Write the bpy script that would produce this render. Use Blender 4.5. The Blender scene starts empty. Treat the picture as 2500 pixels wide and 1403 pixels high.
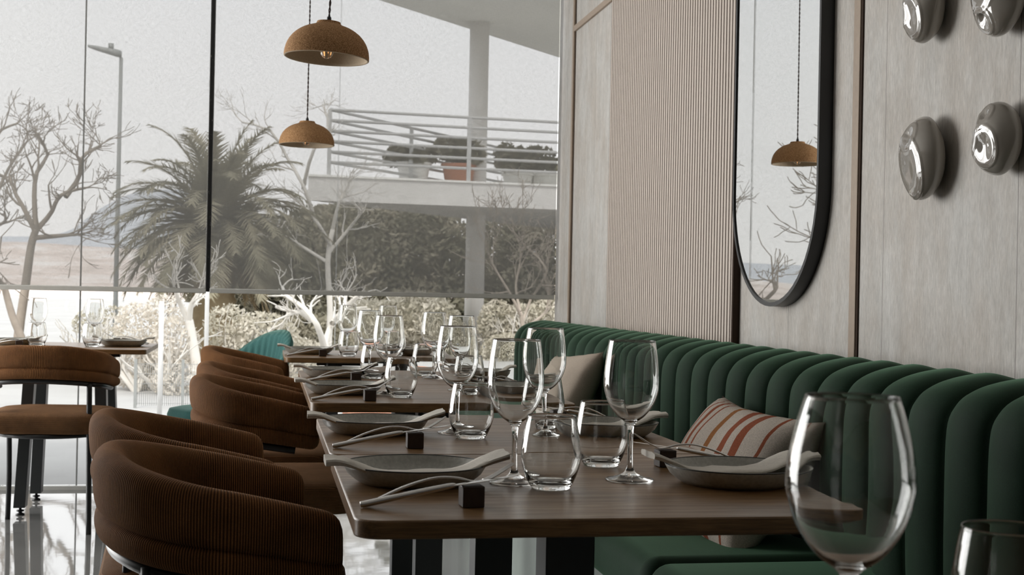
import bpy, bmesh, math, random
from mathutils import Vector, Matrix, Euler, noise
PI = math.pi
D2R = math.radians
C = bpy.context.scene.collection
SC = bpy.context.scene
random.seed(7)

# ------------------------------------------------------------------ camera
FPX = 3300.0
cam_d = bpy.data.cameras.new('camera')
cam = bpy.data.objects.new('camera', cam_d)
C.objects.link(cam)
cam_d.sensor_width = 36
cam_d.lens = FPX / 2500 * 36
cam_d.clip_end = 2000
cam_d.clip_start = 0.05
EYE = Vector((0, 0, 1.04))
CM = Matrix.Rotation(-D2R(10.3), 3, 'Z') @ Matrix.Rotation(PI / 2 + D2R(0.19), 3, 'X') @ Matrix.Rotation(D2R(1.15), 3, 'Z')
cam.matrix_world = Matrix.Translation(EYE) @ CM.to_4x4()
cam_d.dof.use_dof = True
cam_d.dof.focus_distance = 2.9
cam_d.dof.aperture_fstop = 14.0
SC.camera = cam


def at(px, py, Y):
    """world point on the plane Y=const behind a photo pixel"""
    d = CM @ Vector(((px - 1250) / FPX, -(py - 701.5) / FPX, -1))
    return EYE + d * (Y / d.y)


# ------------------------------------------------------------------ node helpers
def new_mat(name):
    m = bpy.data.materials.new(name)
    m.use_nodes = True
    nt = m.node_tree
    nt.nodes.clear()
    out = nt.nodes.new('ShaderNodeOutputMaterial')
    return m, nt, out


def N(nt, typ, **kw):
    n = nt.nodes.new(typ)
    for k, v in kw.items():
        if k.startswith('i_'):
            key = k[2:].replace('_', ' ')
            if key in n.inputs:
                n.inputs[key].default_value = v
            else:
                n.inputs[k[2:]].default_value = v
        else:
            setattr(n, k, v)
    return n


def L(nt, a, b):
    nt.links.new(a, b)


def rgba(c):
    return (c[0], c[1], c[2], 1)


def mixrgb(nt, fac, a, b, mode='MIX'):
    n = nt.nodes.new('ShaderNodeMix')
    n.data_type = 'RGBA'
    n.blend_type = mode
    for sock, v in ((0, fac), (6, a), (7, b)):
        if isinstance(v, (int, float)):
            n.inputs[sock].default_value = v
        elif isinstance(v, tuple):
            n.inputs[sock].default_value = rgba(v)
        else:
            nt.links.new(v, n.inputs[sock])
    return n.outputs[2]


def ramp(nt, src, stops):
    r = nt.nodes.new('ShaderNodeValToRGB')
    el = r.color_ramp.elements
    while len(el) < len(stops):
        el.new(0.5)
    for e, (p, c) in zip(el, stops):
        e.position = p
        e.color = rgba(c) if isinstance(c, tuple) else (c, c, c, 1)
    nt.links.new(src, r.inputs[0])
    return r.outputs[0]


def coords(nt, scale=(1, 1, 1), kind='Object', rot=(0, 0, 0)):
    tc = nt.nodes.new('ShaderNodeTexCoord')
    mp = nt.nodes.new('ShaderNodeMapping')
    mp.inputs['Scale'].default_value = scale
    mp.inputs['Rotation'].default_value = rot
    nt.links.new(tc.outputs[kind], mp.inputs[0])
    return mp.outputs[0]


def noise_tex(nt, vec, scale, detail=4, rough=0.55):
    n = nt.nodes.new('ShaderNodeTexNoise')
    n.inputs['Scale'].default_value = scale
    n.inputs['Detail'].default_value = detail
    n.inputs['Roughness'].default_value = rough
    nt.links.new(vec, n.inputs['Vector'])
    return n.outputs['Fac']


def bsdf(nt, out, color=None, rough=0.5, metal=0.0, **kw):
    p = nt.nodes.new('ShaderNodeBsdfPrincipled')
    p.inputs['Roughness'].default_value = rough
    p.inputs['Metallic'].default_value = metal
    if color is not None:
        if isinstance(color, tuple):
            p.inputs['Base Color'].default_value = rgba(color)
        else:
            nt.links.new(color, p.inputs['Base Color'])
    for k, v in kw.items():
        key = k.replace('_', ' ')
        p.inputs[key].default_value = v
    nt.links.new(p.outputs[0], out.inputs[0])
    return p


def bump(nt, p, height, strength, dist=0.001):
    b = nt.nodes.new('ShaderNodeBump')
    b.inputs['Strength'].default_value = strength
    b.inputs['Distance'].default_value = dist
    nt.links.new(height, b.inputs['Height'])
    nt.links.new(b.outputs[0], p.inputs['Normal'])


def simple(name, color, rough=0.5, metal=0.0, var=0.12, scale=20, bmp=0.0, **kw):
    """plain colour broken up with noise"""
    m, nt, out = new_mat(name)
    v = coords(nt)
    n = noise_tex(nt, v, scale, 3)
    c = mixrgb(nt, n, tuple(x * (1 - var) for x in color), tuple(min(1, x * (1 + var)) for x in color))
    p = bsdf(nt, out, c, rough, metal, **kw)
    if bmp:
        bump(nt, p, n, bmp, 0.002)
    return m


# ------------------------------------------------------------------ materials
M = {}


def mat_wall():
    m, nt, out = new_mat('limewash_panel')
    v = coords(nt, (1, 1.0, 0.30))
    streak = noise_tex(nt, v, 17, 9, 0.74)
    v2 = coords(nt, (1, 1, 0.55))
    big = noise_tex(nt, v2, 4.5, 7, 0.7)
    vf = coords(nt, (1, 1, 0.2))
    fine = noise_tex(nt, vf, 170, 4, 0.75)
    s = ramp(nt, streak, [(0.34, (0.42, 0.39, 0.35)), (0.5, (0.58, 0.55, 0.505)), (0.64, (0.72, 0.69, 0.65))])
    b = ramp(nt, big, [(0.38, (0.56, 0.505, 0.45)), (0.62, (0.67, 0.67, 0.655))])
    c = mixrgb(nt, 0.5, s, b)
    f = ramp(nt, fine, [(0.3, 0.80), (0.7, 1.12)])
    c = mixrgb(nt, 1.0, c, f, 'MULTIPLY')
    # thin vertical joints between the boards
    tc = nt.nodes.new('ShaderNodeTexCoord')
    sx = nt.nodes.new('ShaderNodeSeparateXYZ')
    L(nt, tc.outputs['Object'], sx.inputs[0])
    a = N(nt, 'ShaderNodeMath', operation='ADD'); a.inputs[1].default_value = 0.53
    L(nt, sx.outputs['Y'], a.inputs[0])
    mo = N(nt, 'ShaderNodeMath', operation='PINGPONG'); mo.inputs[1].default_value = 0.31
    L(nt, a.outputs[0], mo.inputs[0])
    lt = N(nt, 'ShaderNodeMath', operation='LESS_THAN'); lt.inputs[1].default_value = 0.0012
    L(nt, mo.outputs[0], lt.inputs[0])
    c = mixrgb(nt, lt.outputs[0], c, (0.22, 0.20, 0.18))
    p = bsdf(nt, out, c, 0.62)
    bump(nt, p, streak, 0.35, 0.002)
    return m


def mat_wood_table():
    m, nt, out = new_mat('stained_wood')
    v = coords(nt, (0.9, 9, 9))
    w = noise_tex(nt, v, 7, 9, 0.68)
    v2 = coords(nt, (0.6, 3.5, 3.5))
    b = noise_tex(nt, v2, 2.2, 3, 0.6)
    v3 = coords(nt, (5, 120, 120))
    f = noise_tex(nt, v3, 4, 3, 0.6)
    c1 = ramp(nt, w, [(0.33, (0.052, 0.030, 0.017)), (0.5, (0.122, 0.074, 0.043)), (0.68, (0.215, 0.138, 0.085))])
    c2 = ramp(nt, b, [(0.3, (0.085, 0.050, 0.028)), (0.7, (0.165, 0.105, 0.064))])
    c = mixrgb(nt, 0.45, c1, c2)
    ff = ramp(nt, f, [(0.35, 0.72), (0.6, 1.08)])
    c = mixrgb(nt, 1.0, c, ff, 'MULTIPLY')
    c = mixrgb(nt, 1.0, c, (1.70, 1.52, 1.02), 'MULTIPLY')
    p = bsdf(nt, out, c, 0.33)
    r = ramp(nt, w, [(0.3, 0.42), (0.7, 0.28)])
    L(nt, r, p.inputs['Roughness'])
    p.inputs['IOR'].default_value = 1.5
    bump(nt, p, f, 0.12, 0.0006)
    return m


def mat_cord(name, base, tip, pitch=0.0042):
    """corduroy: ribs run along v, repeat along u (uv in metres)"""
    m, nt, out = new_mat(name)
    tc = nt.nodes.new('ShaderNodeTexCoord')
    sx = nt.nodes.new('ShaderNodeSeparateXYZ')
    L(nt, tc.outputs['UV'], sx.inputs[0])
    nz = noise_tex(nt, coords(nt, (1, 1, 1)), 14, 4)
    ml = N(nt, 'ShaderNodeMath', operation='MULTIPLY'); ml.inputs[1].default_value = 2 * PI / pitch
    L(nt, sx.outputs['X'], ml.inputs[0])
    sn = N(nt, 'ShaderNodeMath', operation='SINE'); L(nt, ml.outputs[0], sn.inputs[0])
    ma = N(nt, 'ShaderNodeMath', operation='MULTIPLY_ADD'); ma.inputs[1].default_value = 0.5; ma.inputs[2].default_value = 0.5
    L(nt, sn.outputs[0], ma.inputs[0])
    c = mixrgb(nt, ma.outputs[0], base, tip)
    nr = ramp(nt, nz, [(0.3, 0.72), (0.7, 1.25)])
    c = mixrgb(nt, 1.0, c, nr, 'MULTIPLY')
    fz = noise_tex(nt, coords(nt), 700, 2, 0.5)
    fr = ramp(nt, fz, [(0.3, 0.8), (0.7, 1.2)])
    c = mixrgb(nt, 1.0, c, fr, 'MULTIPLY')
    p = bsdf(nt, out, c, 0.85)
    p.inputs['Sheen Weight'].default_value = 0.45
    p.inputs['Sheen Roughness'].default_value = 0.35
    p.inputs['Sheen Tint'].default_value = (0.9, 0.5, 0.25, 1)
    p.inputs['Specular IOR Level'].default_value = 0.15
    bump(nt, p, ma.outputs[0], 0.9, 0.0015)
    return m


def mat_velvet(name, c0, c1, sheen=(0.45, 0.75, 0.62), w=0.35):
    m, nt, out = new_mat(name)
    n = noise_tex(nt, coords(nt), 5, 5, 0.6)
    c = mixrgb(nt, ramp(nt, n, [(0.35, 0.0), (0.65, 1.0)]), c0, c1)
    f = noise_tex(nt, coords(nt), 500, 2)
    c = mixrgb(nt, 1.0, c, ramp(nt, f, [(0.3, 0.8), (0.7, 1.2)]), 'MULTIPLY')
    p = bsdf(nt, out, c, 0.75)
    p.inputs['Sheen Weight'].default_value = w
    p.inputs['Sheen Roughness'].default_value = 0.4
    p.inputs['Sheen Tint'].default_value = rgba(sheen)
    p.inputs['Specular IOR Level'].default_value = 0.2
    bump(nt, p, n, 0.15, 0.004)
    return m


def mat_glass(name='clear_glass'):
    m, nt, out = new_mat(name)
    v = coords(nt)
    n = noise_tex(nt, v, 8, 2)
    c = mixrgb(nt, n, (0.985, 0.99, 0.985), (1, 1, 1))
    g = N(nt, 'ShaderNodeBsdfGlass', i_Roughness=0.0, i_IOR=1.5)
    L(nt, c, g.inputs['Color'])
    L(nt, g.outputs[0], out.inputs[0])
    return m


def mat_pane():
    m, nt, out = new_mat('window_pane')
    n = noise_tex(nt, coords(nt), 1.5, 2)
    c = mixrgb(nt, n, (0.975, 0.98, 0.975), (0.99, 0.99, 0.99))
    t = nt.nodes.new('ShaderNodeBsdfTransparent')
    L(nt, c, t.inputs[0])
    g = N(nt, 'ShaderNodeBsdfGlossy', i_Roughness=0.0)
    fr = N(nt, 'ShaderNodeFresnel', i_IOR=1.45)
    mx = nt.nodes.new('ShaderNodeMixShader')
    L(nt, fr.outputs[0], mx.inputs[0]); L(nt, t.outputs[0], mx.inputs[1]); L(nt, g.outputs[0], mx.inputs[2])
    L(nt, mx.outputs[0], out.inputs[0])
    return m


def mat_blind():
    """open-weave sun screen: light passes through the holes, the threads are pale and translucent"""
    m, nt, out = new_mat('sunscreen_fabric')
    a = noise_tex(nt, coords(nt, (45, 1, 520)), 1.0, 2, 0.6)
    b = noise_tex(nt, coords(nt, (520, 1, 45)), 1.0, 2, 0.6)
    s = N(nt, 'ShaderNodeMath', operation='ADD')
    L(nt, a, s.inputs[0]); L(nt, b, s.inputs[1])
    f = ramp(nt, s.outputs[0], [(0.0, 0.0), (1.0, 1.0)])
    mr = N(nt, 'ShaderNodeMapRange'); mr.inputs[1].default_value = 0.7; mr.inputs[2].default_value = 1.3
    mr.inputs[3].default_value = 0.62; mr.inputs[4].default_value = 0.75
    L(nt, s.outputs[0], mr.inputs[0])
    t = nt.nodes.new('ShaderNodeBsdfTransparent')
    d = N(nt, 'ShaderNodeBsdfDiffuse'); d.inputs[0].default_value = (0.20, 0.20, 0.19, 1)
    tr = N(nt, 'ShaderNodeBsdfTranslucent'); tr.inputs[0].default_value = (0.085, 0.085, 0.083, 1)
    ad = nt.nodes.new('ShaderNodeAddShader')
    L(nt, d.outputs[0], ad.inputs[0]); L(nt, tr.outputs[0], ad.inputs[1])
    mx = nt.nodes.new('ShaderNodeMixShader')
    L(nt, mr.outputs[0], mx.inputs[0]); L(nt, t.outputs[0], mx.inputs[1]); L(nt, ad.outputs[0], mx.inputs[2])
    L(nt, mx.outputs[0], out.inputs[0])
    return m


def mat_floor():
    m, nt, out = new_mat('polished_floor')
    n = noise_tex(nt, coords(nt), 1.3, 6, 0.6)
    c = ramp(nt, n, [(0.3, (0.16, 0.16, 0.155)), (0.7, (0.24, 0.24, 0.235))])
    tc = nt.nodes.new('ShaderNodeTexCoord')
    br = N(nt, 'ShaderNodeTexBrick', offset=0.0)
    br.inputs['Scale'].default_value = 1.0
    br.inputs['Mortar Size'].default_value = 0.0012
    br.inputs['Brick Width'].default_value = 1.2
    br.inputs['Row Height'].default_value = 1.2
    br.inputs['Color1'].default_value = (1, 1, 1, 1); br.inputs['Color2'].default_value = (1, 1, 1, 1)
    br.inputs['Mortar'].default_value = (0.4, 0.4, 0.4, 1)
    L(nt, tc.outputs['Object'], br.inputs[0])
    c = mixrgb(nt, 1.0, c, br.outputs[0], 'MULTIPLY')
    p = bsdf(nt, out, c, 0.035)
    p.inputs['IOR'].default_value = 3.2
    w = noise_tex(nt, coords(nt), 9, 2)
    bump(nt, p, w, 0.03, 0.004)
    return m


def mat_stripe_cushion():
    m, nt, out = new_mat('striped_linen')
    tc = nt.nodes.new('ShaderNodeTexCoord')
    sx = nt.nodes.new('ShaderNodeSeparateXYZ')
    L(nt, tc.outputs['UV'], sx.inputs[0])
    wob = noise_tex(nt, coords(nt, kind='UV'), 5, 2)
    a = N(nt, 'ShaderNodeMath', operation='MULTIPLY_ADD'); a.inputs[1].default_value = 0.02
    L(nt, wob, a.inputs[0]); L(nt, sx.outputs['X'], a.inputs[2])
    cr = nt.nodes.new('ShaderNodeValToRGB')
    cr.color_ramp.interpolation = 'CONSTANT'
    base = (0.52, 0.46, 0.40, 1); rust = (0.27, 0.085, 0.045, 1); och = (0.30, 0.13, 0.05, 1)
    el = cr.color_ramp.elements
    st = [(0.0, base), (0.10, rust), (0.115, base), (0.19, rust), (0.215, base), (0.27, rust), (0.305, base), (0.35, rust), (0.365, base), (0.47, och), (0.51, base),
          (0.615, rust), (0.665, base), (0.72, rust), (0.77, base), (0.88, rust), (0.90, base)]
    while len(el) < len(st):
        el.new(1.0)
    for e, (q, col) in zip(el, st):
        e.position = q
        e.color = col
    L(nt, a.outputs[0], cr.inputs[0])
    f = noise_tex(nt, coords(nt), 380, 3, 0.7)
    c = mixrgb(nt, 1.0, cr.outputs[0], ramp(nt, f, [(0.3, 0.72), (0.7, 1.2)]), 'MULTIPLY')
    p = bsdf(nt, out, c, 0.95)
    p.inputs['Specular IOR Level'].default_value = 0.1
    bump(nt, p, f, 0.6, 0.001)
    return m


def mat_lamp():
    m, nt, out = new_mat('speckled_clay')
    f = noise_tex(nt, coords(nt), 330, 3, 0.75)
    c = ramp(nt, f, [(0.36, (0.17, 0.09, 0.038)), (0.52, (0.43, 0.24, 0.115)), (0.68, (0.66, 0.42, 0.235))])
    p = bsdf(nt, out, c, 0.9)
    p.inputs['Specular IOR Level'].default_value = 0.15
    bump(nt, p, f, 0.6, 0.0015)
    return m


def mat_leaf(name, c0, c1, scale=3, tr=0.3):
    m, nt, out = new_mat(name)
    n = noise_tex(nt, coords(nt), scale, 4, 0.7)
    c = mixrgb(nt, ramp(nt, n, [(0.35, 0.0), (0.65, 1.0)]), c0, c1)
    d = nt.nodes.new('ShaderNodeBsdfDiffuse'); L(nt, c, d.inputs[0])
    t = nt.nodes.new('ShaderNodeBsdfTranslucent'); L(nt, c, t.inputs[0])
    mx = nt.nodes.new('ShaderNodeMixShader'); mx.inputs[0].default_value = tr
    L(nt, d.outputs[0], mx.inputs[1]); L(nt, t.outputs[0], mx.inputs[2]); L(nt, mx.outputs[0], out.inputs[0])
    return m


def mat_specks():
    m, nt, out = new_mat('black_guide_with_specks')
    n = noise_tex(nt, coords(nt, (3, 3, 0.8)), 40, 5, 0.8)
    c = ramp(nt, n, [(0.64, (0.012, 0.013, 0.014)), (0.66, (0.55, 0.55, 0.55))])  # scattered pale specks on black
    bsdf(nt, out, c, 0.45)
    return m


def mat_brushed(name, col, rough=0.28):
    m, nt, out = new_mat(name)
    n = noise_tex(nt, coords(nt, (2, 60, 60)), 6, 3)
    c = mixrgb(nt, n, tuple(x * 0.85 for x in col), col)
    bsdf(nt, out, c, rough, 1.0)
    return m


def mat_silicone():
    m, nt, out = new_mat('clear_silicone')
    n = noise_tex(nt, coords(nt), 30, 2)
    c = mixrgb(nt, n, (0.88, 0.89, 0.88), (0.98, 0.98, 0.98))
    t = nt.nodes.new('ShaderNodeBsdfTransparent'); L(nt, c, t.inputs[0])
    d = nt.nodes.new('ShaderNodeBsdfTranslucent'); L(nt, c, d.inputs[0])
    mx = nt.nodes.new('ShaderNodeMixShader'); mx.inputs[0].default_value = 0.2
    L(nt, t.outputs[0], mx.inputs[1]); L(nt, d.outputs[0], mx.inputs[2]); L(nt, mx.outputs[0], out.inputs[0])
    return m




M['wall'] = mat_wall()
M['silicone'] = mat_silicone()
M['paint'] = simple('warm_white_paint', (0.62, 0.60, 0.57), 0.8)
M['dark_paint'] = simple('dim_plaster', (0.09, 0.085, 0.08), 0.85)
M['ceiling'] = simple('ceiling_plaster', (0.72, 0.70, 0.67), 0.9)
M['floor'] = mat_floor()
M['oak'] = simple('pale_oak_strip', (0.40, 0.31, 0.235), 0.5, scale=60)
M['slat'] = simple('slat_wood', (0.66, 0.575, 0.505), 0.5, scale=30, var=0.08)
M['groove'] = simple('dark_felt_backing', (0.045, 0.026, 0.016), 0.95)
M['wood'] = mat_wood_table()
M['cord'] = mat_cord('brown_corduroy', (0.050, 0.020, 0.007), (0.33, 0.145, 0.052))
M['cord_seat'] = mat_cord('brown_corduroy_seat', (0.090, 0.044, 0.019), (0.27, 0.14, 0.065), 0.0040)
M['black'] = simple('black_metal', (0.012, 0.013, 0.014), 0.38, 0.0)
M['leg'] = simple('charcoal_leg', (0.045, 0.050, 0.052), 0.4)
M['green'] = mat_velvet('green_velvet', (0.005, 0.021, 0.010), (0.010, 0.032, 0.016), (0.36, 0.68, 0.44), w=0.40)
M['teal'] = mat_velvet('teal_velvet', (0.045, 0.150, 0.145), (0.070, 0.20, 0.19), w=0.5)
M['glass'] = mat_glass()
M['pane'] = mat_pane()
M['blind'] = mat_blind()
M['rail'] = simple('blind_rail_grey', (0.50, 0.50, 0.47), 0.5)
M['guide'] = mat_specks()
M['clay'] = mat_lamp()
M['clay_in'] = simple('pale_clay', (0.62, 0.50, 0.36), 0.9, scale=250, var=0.25)
M['cable'] = simple('twisted_cloth_cable', (0.06, 0.04, 0.035), 0.9, scale=200)
M['plate'] = simple('grey_green_stoneware', (0.50, 0.495, 0.45), 0.38, scale=160, var=0.35, Coat_Weight=0.2)
M['plate_rim'] = simple('dark_glaze_rim', (0.045, 0.045, 0.042), 0.35)
M['napkin'] = simple('linen_napkin', (0.74, 0.70, 0.63), 0.95, scale=180, var=0.16, bmp=0.3)
M['steel'] = mat_brushed('cutlery_steel', (0.78, 0.77, 0.75), 0.20)
M['block'] = simple('dark_wood_block', (0.038, 0.020, 0.012), 0.55, scale=90, var=0.5)
M['linen'] = simple('beige_linen', (0.43, 0.365, 0.30), 0.95, scale=300, var=0.2, bmp=0.4)
M['stripes'] = mat_stripe_cushion()
M['ceramic'] = simple('glazed_ceramic', (0.31, 0.285, 0.25), 0.06, var=0.05, Coat_Weight=1.0)
M['mirror'] = simple('mirror_silver', (0.90, 0.91, 0.90), 0.0, 1.0, var=0.0)
M['plinth'] = simple('pale_green_plinth', (0.42, 0.49, 0.45), 0.4, scale=14)
M['concrete'] = simple('outdoor_render', (0.74, 0.72, 0.69), 0.85, scale=3)
M['soffit'] = simple('outdoor_soffit', (0.86, 0.85, 0.81), 0.9, scale=2)
M['white_metal'] = simple('white_painted_steel', (0.70, 0.70, 0.69), 0.5)
M['rail_metal'] = simple('grey_painted_rail', (0.52, 0.52, 0.51), 0.5)
M['lamp_metal'] = simple('street_lamp_steel', (0.30, 0.31, 0.30), 0.5)
M['terracotta'] = simple('terracotta', (0.50, 0.22, 0.13), 0.9)
M['bark'] = simple('grey_brown_bark', (0.30, 0.255, 0.21), 0.95, scale=9, var=0.3)
M['pale_bark'] = simple('pale_bark', (0.66, 0.63, 0.58), 0.9, scale=9, var=0.15)
M['palm_leaf'] = mat_leaf('palm_frond', (0.21, 0.20, 0.14), (0.43, 0.39, 0.29), 1.2)
M['palm_dry'] = mat_leaf('dry_palm_frond', (0.30, 0.23, 0.14), (0.44, 0.36, 0.24), 2)
M['leaf_a'] = mat_leaf('olive_leaves', (0.20, 0.195, 0.135), (0.46, 0.42, 0.33), 1.2)
M['leaf_b'] = mat_leaf('glare_washed_leaves', (0.46, 0.43, 0.34), (0.72, 0.68, 0.60), 2.0)  # outdoor overexposure put into the leaf colour
M['leaf_c'] = mat_leaf('overexposed_leaves', (0.62, 0.57, 0.49), (0.80, 0.76, 0.70), 2.0)  # paler still, the washed-out glare is in the colour


def mat_ground():
    m, nt, out = new_mat('pale_ground')
    n = noise_tex(nt, coords(nt), 0.6, 8, 0.7)
    c = ramp(nt, n, [(0.3, (0.34, 0.332, 0.32)), (0.7, (0.42, 0.414, 0.40))])
    bsdf(nt, out, c, 0.95)
    return m


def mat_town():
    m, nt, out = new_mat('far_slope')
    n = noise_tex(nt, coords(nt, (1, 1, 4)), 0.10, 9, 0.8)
    c = ramp(nt, n, [(0.36, (0.40, 0.36, 0.32)), (0.5, (0.66, 0.56, 0.50)), (0.63, (0.78, 0.74, 0.70))])  # slope colours lightened to carry the distance haze
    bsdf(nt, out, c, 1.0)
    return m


M['ground'] = mat_ground()
M['town'] = mat_town()
M['hill'] = simple('hazy_grey_hill', (0.52, 0.54, 0.57), 1.0, scale=0.02)  # distance haze put into the hill's colour


# ------------------------------------------------------------------ mesh helpers
def obj(name, bm, mat, parent=None, smooth=True, bevel=0.0, seg=2, sub=0, solid=0.0):
    me = bpy.data.meshes.new(name)
    bmesh.ops.recalc_face_normals(bm, faces=bm.faces)
    bm.to_mesh(me); bm.free()
    me.materials.append(M[mat] if isinstance(mat, str) else mat)
    if smooth:
        for p in me.polygons:
            p.use_smooth = True
        if bevel or smooth == 'auto':
            try:
                me.set_sharp_from_angle(angle=D2R(40))
            except Exception:
                pass
    o = bpy.data.objects.new(name, me)
    C.objects.link(o)
    if parent is not None:
        o.parent = parent
    if solid:
        s = o.modifiers.new('s', 'SOLIDIFY'); s.thickness = solid; s.offset = 0
    if bevel:
        b = o.modifiers.new('b', 'BEVEL'); b.width = bevel; b.segments = seg; b.limit_method = 'ANGLE'; b.angle_limit = D2R(40)
    if sub:
        b = o.modifiers.new('u', 'SUBSURF'); b.levels = sub; b.render_levels = sub
    return o


def tag(o, label, cat, group=None):
    o['label'] = label; o['category'] = cat
    if group: o['group'] = group
    return o


def thing(name, label, cat, loc=(0, 0, 0), rotz=0, group=None):
    o = bpy.data.objects.new(name, None); C.objects.link(o)
    o.empty_display_size = 0.05
    o.location = loc; o.rotation_euler = (0, 0, rotz)
    return tag(o, label, cat, group)


def struct(name, bm, mat, parent=None, **kw):
    o = obj(name, bm, mat, parent, **kw)
    if parent is None: o['kind'] = 'structure'
    return o


def dup(root, loc, rotz, label, group=None):
    r = root.copy(); C.objects.link(r)
    r.location = loc
    e = r.rotation_euler.copy(); e.z = rotz; r.rotation_euler = e
    r['label'] = label
    if group: r['group'] = group
    for ch in list(root.children):
        c = ch.copy(); C.objects.link(c); c.parent = r
        for g in list(ch.children):
            d = g.copy(); C.objects.link(d); d.parent = c
    return r


def BM():
    return bmesh.new()


def box(bm, x0, x1, y0, y1, z0, z1, mat=None):
    vs = [bm.verts.new((x, y, z)) for z in (z0, z1) for x, y in ((x0, y0), (x1, y0), (x1, y1), (x0, y1))]
    if mat is not None:
        for v in vs: v.co = mat @ v.co
    for f in ((0, 3, 2, 1), (4, 5, 6, 7), (0, 1, 5, 4), (1, 2, 6, 5), (2, 3, 7, 6), (3, 0, 4, 7)):
        bm.faces.new([vs[i] for i in f])
    return vs


def loft(bm, rings, closed=True, cap0=True, cap1=True):
    R = [[bm.verts.new(p) for p in r] for r in rings]
    n = len(R[0])
    for a, b in zip(R, R[1:]):
        for i in range(n if closed else n - 1):
            j = (i + 1) % n
            bm.faces.new((a[i], a[j], b[j], b[i]))
    if closed and cap0 and n > 2: bm.faces.new(R[0][::-1])
    if closed and cap1 and n > 2: bm.faces.new(R[-1])
    return R


def tube(bm, pts, rad, n=8, flat=1.0, cap=True):
    pts = [Vector(p) for p in pts]
    if not hasattr(rad, '__len__'): rad = [rad] * len(pts)
    rings = []
    t0 = (pts[1] - pts[0]).normalized()
    up = Vector((0, 0, 1)) if abs(t0.z) < 0.9 else Vector((1, 0, 0))
    u = t0.cross(up).normalized()
    for i, p in enumerate(pts):
        t = (pts[min(i + 1, len(pts) - 1)] - pts[max(i - 1, 0)]).normalized()
        u = (u - t * u.dot(t)).normalized()
        w = t.cross(u)
        r = rad[i]
        rings.append([p + u * (r * math.cos(2 * PI * k / n)) + w * (r * flat * math.sin(2 * PI * k / n)) for k in range(n)])
    loft(bm, rings, True, cap, cap)


def lathe(bm, prof, n=48, close_ends=True):
    """prof: (r,z) list; r==0 gives a pole"""
    R = []
    for r, z in prof:
        if r < 1e-7: R.append([bm.verts.new((0, 0, z))])
        else: R.append([bm.verts.new((r * math.cos(2 * PI * k / n), r * math.sin(2 * PI * k / n), z)) for k in range(n)])
    for a, b in zip(R, R[1:]):
        for i in range(n):
            j = (i + 1) % n
            if len(a) == 1 and len(b) == 1: continue
            if len(a) == 1: bm.faces.new((a[0], b[j], b[i]))
            elif len(b) == 1: bm.faces.new((a[i], a[j], b[0]))
            else: bm.faces.new((a[i], a[j], b[j], b[i]))


def prism(bm, poly, z0, z1):
    a = [bm.verts.new((x, y, z0)) for x, y in poly]; b = [bm.verts.new((x, y, z1)) for x, y in poly]
    bm.faces.new(a[::-1]); bm.faces.new(b)
    n = len(poly)
    for i in range(n): bm.faces.new((a[i], a[(i + 1) % n], b[(i + 1) % n], b[i]))


def smoothpts(ctrl, n):
    """catmull-rom through control points (any dimension tuples)"""
    P = [ctrl[0]] + list(ctrl) + [ctrl[-1]]
    out = []
    segs = len(ctrl) - 1
    for k in range(n + 1):
        t = k / n * segs
        i = min(int(t), segs - 1); f = t - i
        p0, p1, p2, p3 = P[i], P[i + 1], P[i + 2], P[i + 3]
        out.append(tuple(0.5 * (2 * b + (c - a) * f + (2 * a - 5 * b + 4 * c - d) * f * f + (3 * b - a - 3 * c + d) * f ** 3)
                         for a, b, c, d in zip(p0, p1, p2, p3)))
    return out


def rrect(hx, hy, r, n=8, cx=0, cy=0):
    pts = []
    for (sx, sy, a0) in ((1, 1, 0), (-1, 1, 90), (-1, -1, 180), (1, -1, 270)):
        for k in range(n + 1):
            a = D2R(a0 + 90 * k / n)
            pts.append((cx + sx * (hx - r) + r * math.cos(a), cy + sy * (hy - r) + r * math.sin(a)))
    return pts


# ------------------------------------------------------------------ room shell
XW = 1.53          # right wall face
YW = 7.10          # glazing
XL = -4.2          # left wall
YB = -3.0          # wall behind the camera
ZC = 2.85
bm = BM(); box(bm, XL - 0.2, XW + 0.2, YB - 0.2, YW + 0.06, -0.15, 0); struct('floor', bm, 'floor', smooth=False)
bm = BM(); box(bm, XL - 0.2, XW + 0.2, YB - 0.2, YW + 0.3, ZC, ZC + 0.2); struct('ceiling', bm, 'ceiling', smooth=False)
bm = BM(); box(bm, XW, XW + 0.2, YB, YW + 0.02, 0, ZC); struct('wall_right', bm, 'wall', smooth=False)
bm = BM(); box(bm, XL, XW, YB - 0.2, YB, 0, ZC); struct('wall_back', bm, 'dark_paint', smooth=False)
bm = BM()
box(bm, XL - 0.2, XL, YB, 4.9, 0, ZC); box(bm, XL - 0.2, XL, 4.9, YW, 2.6, ZC)
struct('wall_left', bm, 'dark_paint', smooth=False)
bm = BM(); box(bm, XL - 0.12, XL - 0.10, 4.9, YW, 0, 2.6)  # unseen side window, added to let more light into the room
struct('window_3', bm, 'pane', smooth=False)
# main glazing, three frameless panes seen + floor track
jx = [XL, at(204, 350, 7.12).x, at(827, 350, 7.12).x, XW + 0.15]
for i in range(3):
    bm = BM(); box(bm, jx[i] + 0.003, jx[i + 1] - 0.003, YW + 0.015, YW + 0.025, 0.02, ZC)
    w = struct('window_%d' % (i if i else 4), bm, 'pane', smooth=False)
    bm = BM(); box(bm, jx[i + 1] - 0.003, jx[i + 1] + 0.003, YW + 0.012, YW + 0.028, 0.02, ZC)
    if i < 2: obj('glass_joint', bm, 'silicone' if i else 'lamp_metal', w, smooth=False)
bm = BM(); box(bm, XL, XW, YW - 0.01, YW + 0.06, 0, 0.018); struct('trim_1', bm, 'rail', smooth=False)
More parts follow.
